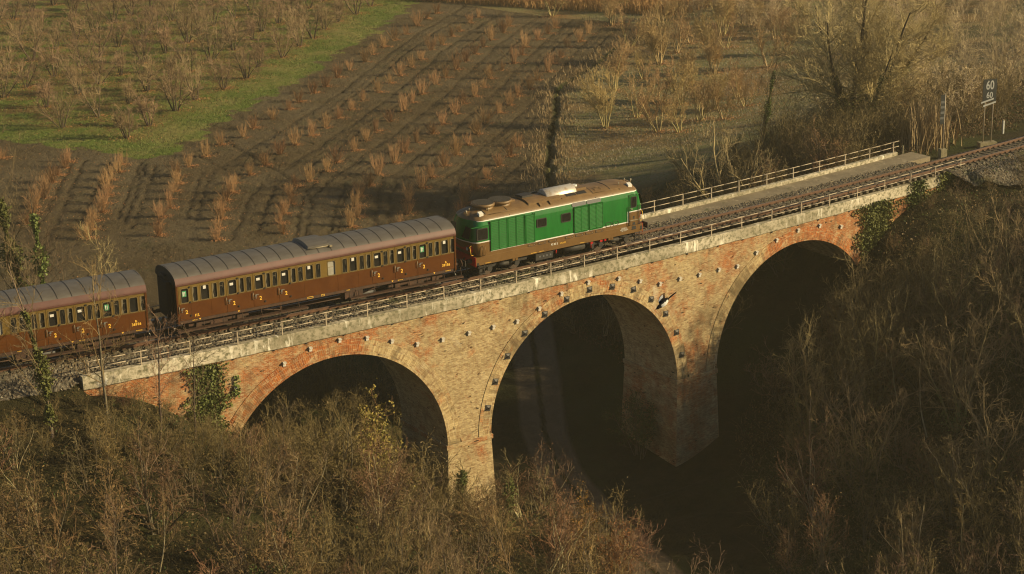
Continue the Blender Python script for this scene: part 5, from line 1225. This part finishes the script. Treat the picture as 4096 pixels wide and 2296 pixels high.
# near thicket, left of the lane
def ok1(x,y):
    t,d=track_td(np.array(x),np.array(y)); return d<-3.4 and pathgap(x,y)>2.2+(0.8 if y>-8 else 0) and x<16
def topz(x,y):                                   # highest canopy that still leaves the brickwork open as it is
    return float(np.interp(x,[-30,-16,-10,-7,-5,-1,3,5.5,8,10,12,16],[-.5,-.8,-1.6,-3.2,-4.2,-4.6,-5.6,-8.3,-10.3,-10.8,-9.8,-11.5]))
NOMS=(7.5,8.5,6.5,7.8); NOMT=(4.2,4.6,3.4,5.2,3.8,3.0)
MASS2=[]; MASS=[]                                          # shrubs too far off or too many to be told apart, joined below
def shrub(x,y,hh,pslim,z1,z2,adj,group):
    k=R_.random(); sl=k<pslim; T_=SLIM if sl else THK; i=R_.randrange(len(T_))
    if not sl and hh>5.6: i=3
    s=max(.42,min(1.35,hh/(NOMS if sl else NOMT)[i]))
    place('bare_tree' if sl else 'bare_shrub',T_[i],x,y,s,R_.uniform(0,6.28),'leafless %s %s in the thicket %s, %s'%(adj,'slim tree' if sl else 'shrub',z1,z2),'tree' if sl else 'shrub','%s in the thicket %s, %s'%('slim trees' if sl else 'shrubs',z1,z2),tilt=.12)
for (x,y) in scatter(168,lambda:(R_.uniform(-36,16),R_.uniform(-40,-3)),ok1,1.75):
    g=float(H(x,y)); back=max(0,-4-y); top=topz(x+.63*back,y)+.39*back+R_.uniform(-1.5,.2)
    hh=min(max(1.1,top-g),R_.uniform(3.4,6.4))
    shrub(x,y,hh,.36 if hh>3.8 else 0,'below the left embankment' if x<-8 else ('before the left arch' if x<5.5 else 'by the lit pier'),'near slope' if y<-16 else 'by the wall','sunlit','')
for (x,y) in scatter(85,lambda:(R_.uniform(-36,15.5),R_.uniform(-40,-3.2)),ok1,1.3):
    g=float(H(x,y)); back=max(0,-4-y); top=topz(x+.63*back,y)+.39*back+R_.uniform(-2,-.3); i=R_.randrange(6); MASS.append((i,x,y,min(1.35,max(.45,min(top-g,R_.uniform(2.6,5.5))/NOMT[i])),R_.uniform(0,6.28)))
for (x,y) in scatter(22,lambda:(R_.uniform(-15,-3.5),R_.uniform(-9,-3.2)),lambda x,y:True,1.2):
    i=(2,4,5)[R_.randrange(3)]; MASS.append((i,x,y,max(.35,min(.8,(topz(x+.63*max(0,-4-y),y)+.39*max(0,-4-y)-float(H(x,y)))/NOMT[i])),R_.uniform(0,6.28)))
for (x,y) in scatter(26,lambda:(R_.uniform(-5,8.5),R_.uniform(-9,-3.3)),lambda x,y:True,1.1):
    g=float(H(x,y)); hh=max(1.5,topz(x+.63*max(0,-4-y),y)+.39*max(0,-4-y)-g+R_.uniform(-.5,.4)); i=R_.randrange(6); MASS.append((i,x,y,min(1.5,hh/NOMT[i]),R_.uniform(0,6.28)))
for (x,y) in scatter(30,lambda:(R_.uniform(2,13),R_.uniform(6,18)),lambda x,y:pathgap(x,y)>2,1.5):
    MASS.append((R_.randrange(6),x,y,R_.uniform(.7,1.05),R_.uniform(0,6.28)))
for (x,y) in scatter(34,lambda:(R_.uniform(-5,10.5),R_.uniform(-2,13)),lambda x,y:True,1.5):
    i=R_.randrange(6); MASS.append((i,x,y,R_.uniform(.5,.95),R_.uniform(0,6.28)))
# near thicket, right bank
def ok2(x,y):
    t,d=track_td(np.array(x),np.array(y)); return d<-3.6 and .845*x-.534*y>29.0-.12*max(0,-y-6) and pathgap(x,y)>4.5
for (x,y) in scatter(165,lambda:(R_.uniform(18,64),R_.uniform(-40,0)),ok2,1.75):
    g=float(H(x,y)); t,d=track_td(np.array(x),np.array(y)); back=max(0,-4-y)
    cap=float(np.interp(x+.63*back,[26,33,38,42,46,50,56,66],[-9.8,-7.0,-5.4,-4.4,-3.4,-1.9,-.7,-.2]))+.39*back
    hh=min(R_.uniform(2.8,6.2) if not(37<x<48 and -20<y<-8) else R_.uniform(5,6.8),max(1.0,cap-g+R_.uniform(-1.2,.3)))
    shrub(x,y,hh,.35 if hh>4.2 else 0,'before the right arch' if x<40 else 'below the right bridge end','lower slope' if y<-14 else 'by the wall','shaded','')
for (x,y) in scatter(110,lambda:(R_.uniform(18,64),R_.uniform(-40,0)),ok2,1.3):
    g=float(H(x,y)); back=max(0,-4-y); cap=float(np.interp(x+.63*back,[26,33,38,42,46,50,56,66],[-9.8,-7.0,-5.4,-4.4,-3.4,-1.9,-.7,-.2]))+.39*back; i=R_.randrange(6)
    MASS.append((i,x,y,max(.42,min(1.3,min(R_.uniform(2.6,5.5),max(1.0,cap-g+R_.uniform(-1.2,.3)))/NOMT[i])),R_.uniform(0,6.28)))
for (x,y) in scatter(18,lambda:(R_.uniform(34.5,45),R_.uniform(-10,-4)),lambda x,y:True,1.3):
    g=float(H(x,y)); back=max(0,-4-y); cap=float(np.interp(x+.63*back,[33,37,40,44,50],[-7.5,-4.6,-3.4,-2.6,-1.2]))+.39*back; MASS.append((3,x,y,max(.5,min(1.45,(cap-g)/5.2)),R_.uniform(0,6.28)))
for (x,y) in scatter(16,lambda:(R_.uniform(31,43),R_.uniform(4.5,12)),lambda x,y:True,1.4):
    MASS.append((3,x,y,R_.uniform(.8,1.1),R_.uniform(0,6.28)))  # added to block sun through the right arch onto the ground behind
# unseen grove with brush, added right of the picture to shade lane and pier
k=0
while k<44:
    x,y=R_.uniform(43,72),R_.uniform(-40,-6); cx,cy=x+44.57,y+94.49; u=(cx*.8455-cy*.5339); f=(cx*.5339+cy*.8455)
    if u/f<.275 or u/f>.62 or .646*x+.763*y>19: continue
    place('bare_tree',SLIM[k%4],x,y,R_.uniform(.8,1.15),R_.uniform(0,6.28),'bare tree added unseen beyond the right picture edge for shade','tree','unseen shade grove added beyond the right picture edge'); 
    MASS.append((3,x+R_.uniform(-1.5,1.5),y+R_.uniform(-1.5,1.5),R_.uniform(.8,1.2),R_.uniform(0,6.28))); k+=1
# brush behind the far railing and up to the signs
def ok3(x,y):
    t,d=track_td(np.array(x),np.array(y)); return d>4.4+(1.2 if t>51 else 0) and not (57<x<62.5 and 2<y<8)
for i0,(x,y) in enumerate(scatter(110,lambda:(lambda t,d:P(t,d)[:2])(R_.uniform(30,72),4.4+abs(R_.gauss(0,8.5))),ok3,1.6)):
    t,d=track_td(np.array(x),np.array(y)); g=float(H(x,y)); hh=min(R_.uniform(1.8,4.6),max(1.2,(1.2+.14*d if t<50 else 2.8)-g))
    i=R_.randrange(6); s=max(.45,min(1.25,hh/NOMT[i])); zone='behind the far railing' if x<54 else 'beside the signs right of the walkway'
    if i0<40: place('bare_shrub',THK[i],x,y,s,R_.uniform(0,6.28),'brown tangled shrub %s'%zone,'shrub','brush %s'%zone,tilt=.15)
    else: MASS.append((i,x,y,s,R_.uniform(0,6.28)))
for (x,y) in scatter(70,lambda:(R_.uniform(40,72),R_.uniform(7,40)),lambda x,y:y<12+.62*(x-38) and float(track_td(np.array(x),np.array(y))[1])>5 and not(54<x<64 and y<8.5),1.7):
    i=R_.randrange(6); MASS.append((i,x,y,R_.uniform(.7,1.2),R_.uniform(0,6.28)))
# haze-paled scrub beyond the track, upper right, and the far belt at the top edge
for (x,y) in scatter(230,lambda:(R_.uniform(58,152),R_.uniform(8,108)),lambda x,y:((x-60)*.55+14>y*.62+R_.uniform(-4,4) and float(track_td(np.array(x),np.array(y))[1])>7 or (x>100 and y<108)) and math.hypot(x-61,y-20)>4 and not(56<x<62.5 and y<9),2.3):
    MASS2.append((R_.randrange(6),x,y,R_.uniform(.75,1.4),R_.uniform(0,6.28)))
for (x,y) in scatter(70,lambda:(R_.uniform(88,160),R_.uniform(92,150)),lambda x,y:(x-84)*1.0>(124-y)*.75 and y<150,3.0): MASS2.append((R_.randrange(6),x,y,R_.uniform(.9,1.5),R_.uniform(0,6.28)))
def mass(MASS,name,mats,label):
    base=[]
    for pr in THK:
        L=[]
        for n,me in pr:
            v=np.zeros(len(me.vertices)*3,np.float32); me.vertices.foreach_get('co',v); f=np.zeros(len(me.loops),np.int32); me.loops.foreach_get('vertex_index',f); L.append((v.reshape(-1,3),f.reshape(-1,4),{'stems':0,'twigs':1,'leaves':2}[n]))
        base.append(joinVF(L))
    zs=H(np.array([m[1] for m in MASS]),np.array([m[2] for m in MASS])); out=[]
    for (i,x,y,s,a),z in zip(MASS,zs):
        v,f,mi=base[i]; c,q=math.cos(a)*s,math.sin(a)*s; out.append((np.column_stack([v[:,0]*c-v[:,1]*q+x,v[:,0]*q+v[:,1]*c+y,v[:,2]*s+z-.1]),f,mi))
    V=np.concatenate([o[0] for o in out]); off=np.cumsum([0]+[len(o[0]) for o in out]); F=np.concatenate([o[1]+k for o,k in zip(out,off)]); mi=np.concatenate([o[2] for o in out])
    o=link(name,np_mesh(name,V,F,mats,mi)); setp(o,label,kind='stuff')
mass(MASS,'brush',[MT['bark'],MT['twig_tan'],MT['brownleaf']],'dull brown brush filling the gaps under and behind the arches')
mass(MASS2,'scrub',[MT['stem_pale'],MT['twig_hazed'],MT['fluff']],'leafless scrub with haze painted into its pale colour, beyond the track')

# --- single trees one can point to
def bigtree():
    rng=np.random.RandomState(91); st=[]
    for k,(a,t,L,r) in enumerate(((.2,.22,12.0,.32),(1.5,.38,11.0,.27),(2.9,.55,11.0,.27),(3.7,.90,9.5,.21),(4.6,.42,11.5,.25),(5.6,.70,10.5,.22),(.3,1.0,9.5,.19),(2.2,.15,12.0,.28))): st.append(((.45*math.cos(a),.45*math.sin(a),0),(math.cos(a)*t,math.sin(a)*t,1),L,r))
    spec=[dict(seg=9,jit=.07,up=.03,kids=(14,17),ang=48,lr=.47,rr=.48,rmin=.045,tip=.22,**{'from':.22}),dict(seg=5,jit=.17,up=.02,kids=(11,14),ang=44,lr=.46,rr=.5,rmin=.018,**{'from':.15}),dict(seg=3,jit=.18,up=.1,kids=(7,10),ang=40,lr=.5,rr=.6,rmin=.014,**{'from':.15}),dict(seg=2,jit=.15,kids=(0,2),ang=36,lr=.5,rr=.8,rmin=.010),dict(seg=1,jit=.1,kids=(0,0))]
    return plant_meshes(91,st,spec,0,MT['bark_dark'],MT['twig_yellow'],ivy=(9000,.15,.3,6.0,.42),names=('trunk','crown'))
place('tall_tree',bigtree(),61.5,20.5,1.0,0.4,'tall spreading bare tree with many ivied trunks behind the walkway end','tree')
place('ivy_tree',IVYT[1],62.0,33.0,1.05,1.0,'dark ivy-clad tree left of the tall spreading tree','tree')
TALL=[slim(86,15.0,ivy=(8200,.19,.2,12.6,.52),bark='bark_dark',r=.06),slim(87,12.5,ivy=(6600,.19,.2,11.0,.48),bark='bark_dark',r=.06)]
place('ivy_tree',TALL[0],-7.2,21.6,1.0,0.3,'left and taller ivy-wrapped trunk of the pair behind the rear coach','tree')
place('ivy_tree',TALL[1],-6.0,20.9,1.0,2.3,'right and lower ivy-wrapped trunk of the pair behind the rear coach','tree')
place('bare_tree',slim(74,6.4,tm='twig_yellow',bark='twig_yellow',r=.06),-.8,26.3,1.1,.5,'small pale bare tree behind the gap between coaches','tree')
def spread(seed,r0=.12,bm='twig_yellow'):
    rng=np.random.RandomState(seed); st=[((.2*math.cos(a),.2*math.sin(a),0),(math.cos(a)*t,math.sin(a)*t,1),L,r0) for a,t,L in ((.3,.55,6.5),(2.0,.3,7.5),(3.3,.6,6.5),(4.8,.45,6.5))]
    spec=[dict(seg=7,jit=.13,up=.04,kids=(7,9),ang=42,lr=.45,rr=.5,rmin=.024,tip=.25,**{'from':.25}),dict(seg=4,jit=.2,up=.06,kids=(7,10),ang=44,lr=.48,rr=.55,rmin=.012,**{'from':.15}),dict(seg=3,jit=.22,up=.05,kids=(4,6),ang=42,lr=.5,rr=.7,rmin=.009),dict(seg=2,jit=.2,kids=(0,0))]
    return plant_meshes(seed,st,spec,0,MT[bm],MT[bm],ivy=(900,.12,.2,2.5,.3),names=('trunk','crown'))
place('bare_tree',spread(95),42.3,13.5,1.0,0.0,'sprawling lichen-yellow bare tree just right of the locomotive','tree')
place('ivy_tree',slim(82,8.0,ivy=(3600,.13,.5,5.2,.24),bark='bark'),-15.6,-5.2,1.2,1.9,'bare tree with ivied lower trunk standing before the rear coach','tree')
for x,y,s in ((-12.6,-5.0,.92),(-10.3,-6.2,.86),(-8.2,-5.6,.74),(-4.0,-7.2,.62)):
    place('bare_tree',SLIM[(0,1,3)[R_.randrange(3)]],x,y,s,R_.uniform(0,6.28),'thin upright bare tree in front of the left brick wall','tree','thin trees before the left brick wall')
SPR=[spread(96,.085,'branch_ochre'),spread(97,.085,'branch_ochre')]
for x,y,s in ((32.5,-7.5,.95),(35.5,-9.5,.9),(38.5,-6.0,.85),(41,-11,.95),(44,-13.5,.95),(36.5,-16,1.0),(31.5,-13.5,.85),(46.5,-8.5,.8),(47.5,-16.5,.95),(41,-20,1.0),(34,-22,.95),(50.5,-12,.8)):
    place('bare_tree',SPR[R_.randrange(2)],x,y,s,R_.uniform(0,6.28),'sprawling yellow-branched bare tree rising above the shaded thicket before the right arch','tree','yellow-branched trees before the right arch')
def leafbush(seed,h,n,sp,mat,cnt,size,tm='twig_tan'):
    rng=np.random.RandomState(seed); st=[]
    for k in range(n):
        a=rng.rand()*6.283; t=abs(rng.normal(0,sp)); st.append(((.3*math.cos(a),.3*math.sin(a),0),(math.cos(a)*t,math.sin(a)*t,1),h*rng.uniform(.55,1),.03))
    spec=[dict(seg=5,jit=.12,up=.06,kids=(8,11),ang=38,lr=.42,rr=.5,rmin=.012,**{'from':.15}),dict(seg=3,jit=.18,up=.08,kids=(4,6),ang=38,lr=.5,rr=.6,rmin=.009),dict(seg=2,jit=.15,kids=(0,0))]
    return plant_meshes(seed,st,spec,0,MT['bark'],MT[tm],leaves=(cnt,size,MT[mat],.10))
place('leafy_bush',leafbush(110,4.6,8,.35,'olive',3400,.11),1.6,-5.4,1.35,0.2,'yellow-green leafy bush under the crown of the left arch','bush')
place('leafy_bush',leafbush(111,3.0,9,.6,'rust',2600,.09),13.0,-10.2,1.15,0.6,'rust-orange leafy bush overhanging the lane','bush')
place('leafy_bush',leafbush(112,3.0,12,.6,'rust',2000,.08),12.2,-15.2,1.15,2.6,'russet bush at the lane edge near the bottom of the picture','bush')
place('evergreen_bush',leafbush(113,2.4,14,.55,'darkgreen',6500,.10),-11.0,-19.5,1.25,0.1,'round dark evergreen bush low in the left thicket','bush')
place('ivy_tree',slim(83,4.6,ivy=(2600,.13,.1,4.2,.30),bark='bark_dark',r=.09),9.6,-7.4,1.0,.4,'ivy-covered stump tree just right of the lit pier','tree')
place('ivy_tree',slim(84,3.6,ivy=(2200,.13,.1,3.4,.34),bark='bark_dark',r=.09),8.6,-4.0,1.0,1.4,'short ivy column against the foot of the lit pier','tree')
place('ivy_tree',slim(85,6.5,ivy=(2000,.12,.6,4.6,.14),bark='bark_dark'),-8.2,-17.5,1.0,1.1,'thin tree with a narrow ivy sleeve beside the evergreen bush','tree')
place('evergreen_bush',leafbush(114,4.6,9,.22,'darkgreen',3600,.11),25.0,.6,1.0,1.1,'dark upright bush against the shaded face of the right pier','bush')
# ivy hanging on the brickwork
def ivywall(t0,t1,zt,zb,cnt,label,taper=.35,dd=YN):
    rng=np.random.RandomState(int(t0*10)+200); f=rng.rand(cnt)**.9; z=zt+(zb-zt)*f; hw=(t1-t0)/2*(1-taper*np.abs(f-.35)*1.3)*(1+.18*np.sin(z*3.1)+.1*np.sin(z*7.7)); t=(t0+t1)/2+hw*np.clip(rng.normal(0,.52,cnt),-1.25,1.25)+.1*np.sin(z*2)
    keep=(np.sin(t*9+z*3)+np.sin(t*4-z*6)+rng.normal(0,.8,cnt))>-1.9; t=t[keep]; z=z[keep]; x,y=Pn(t,dd-.05-np.abs(rng.normal(0,.10,len(t)))); V,F=leafquads(rng,np.stack([x,y,z],-1),.15)
    o=link('wall_ivy',np_mesh('wall_ivy',V,F,[MT['ivy']])); setp(o,label,'ivy')
ivywall(-6.95,-4.95,-1.2,-7.4,8600,'broad green ivy curtain on the left brick wall')
ivywall(-4.55,-4.05,-2.2,-3.4,140,'small ivy sprig right of the broad ivy curtain')
ivywall(42.4,45.8,-1.0,-5.6,9500,'large ivy curtain at the right end of the arches')
ivywall(47.2,49.4,-.35,-4.4,5200,'ivy clump hanging over the coping near the right railing end',taper=.5)
ivywall(50.3,52.9,-.25,-2.0,3000,'ivy mound round the last post of the near railing',taper=.4,dd=-2.6)

# --- loose masses nobody could count
def stuff(name,V,F,mats,label,mi=None):
    o=link(name,np_mesh(name,V,F,mats,mi)); setp(o,label,kind='stuff'); return o
def zat(x,y): return H(x,y)
rng=np.random.RandomState(301)
C=[]
for (x,y) in SAPXY:
    n=rng.randint(220,340); a=rng.rand(n)*6.283; r=np.abs(rng.normal(0,.52,n)); C.append(np.stack([x+.25+r*np.cos(a),y-.1+r*np.sin(a)],-1))
for (x,y) in ORCHXY:
    n=rng.randint(480,720); a=rng.rand(n)*6.283; r=np.abs(rng.normal(0,1.5,n)); C.append(np.stack([x+.3+r*np.cos(a),y+r*np.sin(a)*.9],-1))
n=9000; C.append(np.stack([rng.uniform(0,90,n),rng.uniform(38,115,n)],-1)); C.append(np.stack([rng.uniform(58,100,5000),rng.uniform(44,90,5000)],-1))
C=np.concatenate(C); z=zat(C[:,0],C[:,1])+.03+np.abs(rng.normal(0,.02,len(C))); V,F=leafquads(rng,np.column_stack([C,z]),.085,flat=.35)
stuff('fallen_leaves',V,F,[MT['litter']],'orange fallen leaves round the foot of orchard trees and saplings')
# dry grass along the ditch, reeds at the top edge
def along(L,n,w,rng):
    L=np.array(L); sg=np.linalg.norm(np.diff(L,axis=0),axis=1); cum=np.concatenate([[0],np.cumsum(sg)]); s=rng.rand(n)*cum[-1]; x=np.interp(s,cum,L[:,0]); y=np.interp(s,cum,L[:,1]); return np.stack([x+rng.normal(0,w,n),y+rng.normal(0,w*.6,n)],-1)
Q=along(DITCH,9000,1.35,rng); e=polydist(Q[:,0],Q[:,1],DITCH); cl=np.sin(Q[:,0]*1.3)+np.sin(Q[:,1]*1.7)+rng.normal(0,.7,len(Q)); Q=Q[(e>.45)&(cl>-.9)]; z=zat(Q[:,0],Q[:,1]); h=rng.uniform(.25,.75,len(Q)); V,F=blades(rng,np.column_stack([Q,z]),h,np.full(len(Q),.03),.5)
stuff('dry_grass',V,F,[MT['straw']],'dry straw grass along both banks of the field ditch')
Q=np.stack([rng.uniform(76,150,130000),rng.uniform(88,170,130000)],-1); edge=np.interp(Q[:,0],[76,84.4,86.2,88.7,90.7,94.5,100,110],[128,124.8,114.1,108,102,96,96,100]); 
ok=(Q[:,1]>edge)&(Q[:,1]<edge+46)&(Q[:,0]-84>-(Q[:,1]-125)*.6)&~((Q[:,0]<84)&(Q[:,1]>136)); Q=Q[ok]; z=zat(Q[:,0],Q[:,1]); h=rng.uniform(1.2,2.7,len(Q))*(.8+.3*np.sin(Q[:,0]*.5)*np.sin(Q[:,1]*.43)); V,F=blades(rng,np.column_stack([Q,z]),h,np.full(len(Q),.05),.25,3,.35)
stuff('reed_bed',V,F,[MT['reed']],'tawny reed bed beyond the far end of the ploughed field')
Q=np.concatenate([np.stack([56.8+rng.normal(0,1.0,420),8.0+rng.normal(0,.8,420)],-1)]); z=zat(Q[:,0],Q[:,1]); V,F=blades(rng,np.column_stack([Q,z]),rng.uniform(2.0,3.9,len(Q)),np.full(len(Q),.04),.14,4,.25)
o=link('cane_clump',np_mesh('cane_clump',V,F,[MT['straw']])); setp(o,'tall straw-coloured cane clump beside the striped board','cane clump')
# undergrowth: brambles, dead stalks and leaves under the thickets
def under(n,fx,hmax,mats,name,label,size=.12):
    Q=fx(n); z=zat(Q[:,0],Q[:,1]); k=len(Q); hh=rng.rand(k)**1.6*hmax*(.55+.45*np.sin(Q[:,0]*1.1)*np.sin(Q[:,1]*.9)); 
    m=int(k*.72); V1,F1=leafquads(rng,np.column_stack([Q[:m],z[:m]+.03+hh[:m]]),size); V2,F2=blades(rng,np.column_stack([Q[m:],z[m:]]),.5+hh[m:]*1.5,np.full(k-m,.011),.9,4,1.5); mi=np.concatenate([(rng.rand(len(F1))*len(mats[:-1])).astype(int),np.full(len(F2),len(mats)-1)])
    V,F=np.concatenate([V1,V2]),np.concatenate([F1,F2+len(V1)]); stuff(name,V,F,mats,label,mi)
def zoneL(n):
    q=np.stack([rng.uniform(-38,16,n*2),rng.uniform(-44,-2.6,n*2)],-1); t,d=track_td(q[:,0],q[:,1]); return q[(d<-2.9)&(polydist(q[:,0],q[:,1],PATHL)>2.0)][:n]
def zoneR(n):
    q=np.stack([rng.uniform(20,66,n*2),rng.uniform(-42,3,n*2)],-1); t,d=track_td(q[:,0],q[:,1]); return q[(d<-3.0)&(.845*q[:,0]-.534*q[:,1]>27)&(polydist(q[:,0],q[:,1],PATHL)>3.5)][:n]
def zoneB(n):
    t=rng.uniform(30,95,n*2); d=2.0+np.abs(rng.normal(0,9,n*2)); x,y=Pn(t,d); q=np.stack([x,y],-1); return q[~((t>51)&(d<2.9))&~((t<=51)&(d<4.2))][:n]
under(60000,zoneL,.95,[MT['brownleaf'],MT['darkgreen'],MT['brownleaf'],MT['brownleaf'],MT['twig_tan']],'undergrowth','brambles, dead stalks and withered leaves filling the left thicket')
under(60000,zoneR,1.4,[MT['brownleaf'],MT['darkgreen'],MT['brownleaf'],MT['twig_grey']],'undergrowth','brambles and dead stalks covering the shaded right bank')
under(52000,zoneB,1.2,[MT['brownleaf'],MT['darkgreen'],MT['brownleaf'],MT['twig_grey']],'undergrowth','brambles and leaf litter behind the far railing')
# orchard grass and frosted grove grass
Q=np.stack([rng.uniform(-5,92,120000),rng.uniform(66,150,120000)],-1); g=inpoly(Q[:,0],Q[:,1],GREENP); Q=Q[g]; z=zat(Q[:,0],Q[:,1]); V,F=blades(rng,np.column_stack([Q,z]),rng.uniform(.06,.2,len(Q)),np.full(len(Q),.03),.6,1,.2)
stuff('grass',V,F,[MT['grassblade']],'short green grass of the orchard and its mown strip')
Q=np.stack([rng.uniform(46,112,50000),rng.uniform(40,104,50000)],-1); g=~inpoly(Q[:,0],Q[:,1],DITCH+[(20,0),(-80,0),(-80,220),(84,220),(84,126),(90,106),(97,93)]); Q=Q[g]; z=zat(Q[:,0],Q[:,1]); V,F=blades(rng,np.column_stack([Q,z]),rng.uniform(.06,.24,len(Q)),np.full(len(Q),.03),.6,1,.2)
stuff('frosted_grass',V,F,[MT['frostgrass']],'pale frosted grass in the grove right of the ditch')

# ------------------------------------------------------------------ the warm winter haze
def haze():
    m=bpy.data.materials.new('winter_haze'); m.use_nodes=True; n=m.node_tree; n.nodes.clear(); out=n.nodes.new('ShaderNodeOutputMaterial'); v=n.nodes.new('ShaderNodeVolumePrincipled')
    v.inputs['Color'].default_value=(1.0,.90,.62,1); v.inputs['Density'].default_value=.00032; v.inputs['Anisotropy'].default_value=.25; n.links.new(v.outputs[0],out.inputs['Volume']); m.cycles.volume_sampling='DISTANCE'
    mb=MB(); mb.box(-740,800,-740,800,-18.6,42); o=mb.build('haze',m); setp(o,'thin warm haze over the valley',kind='stuff')
haze()
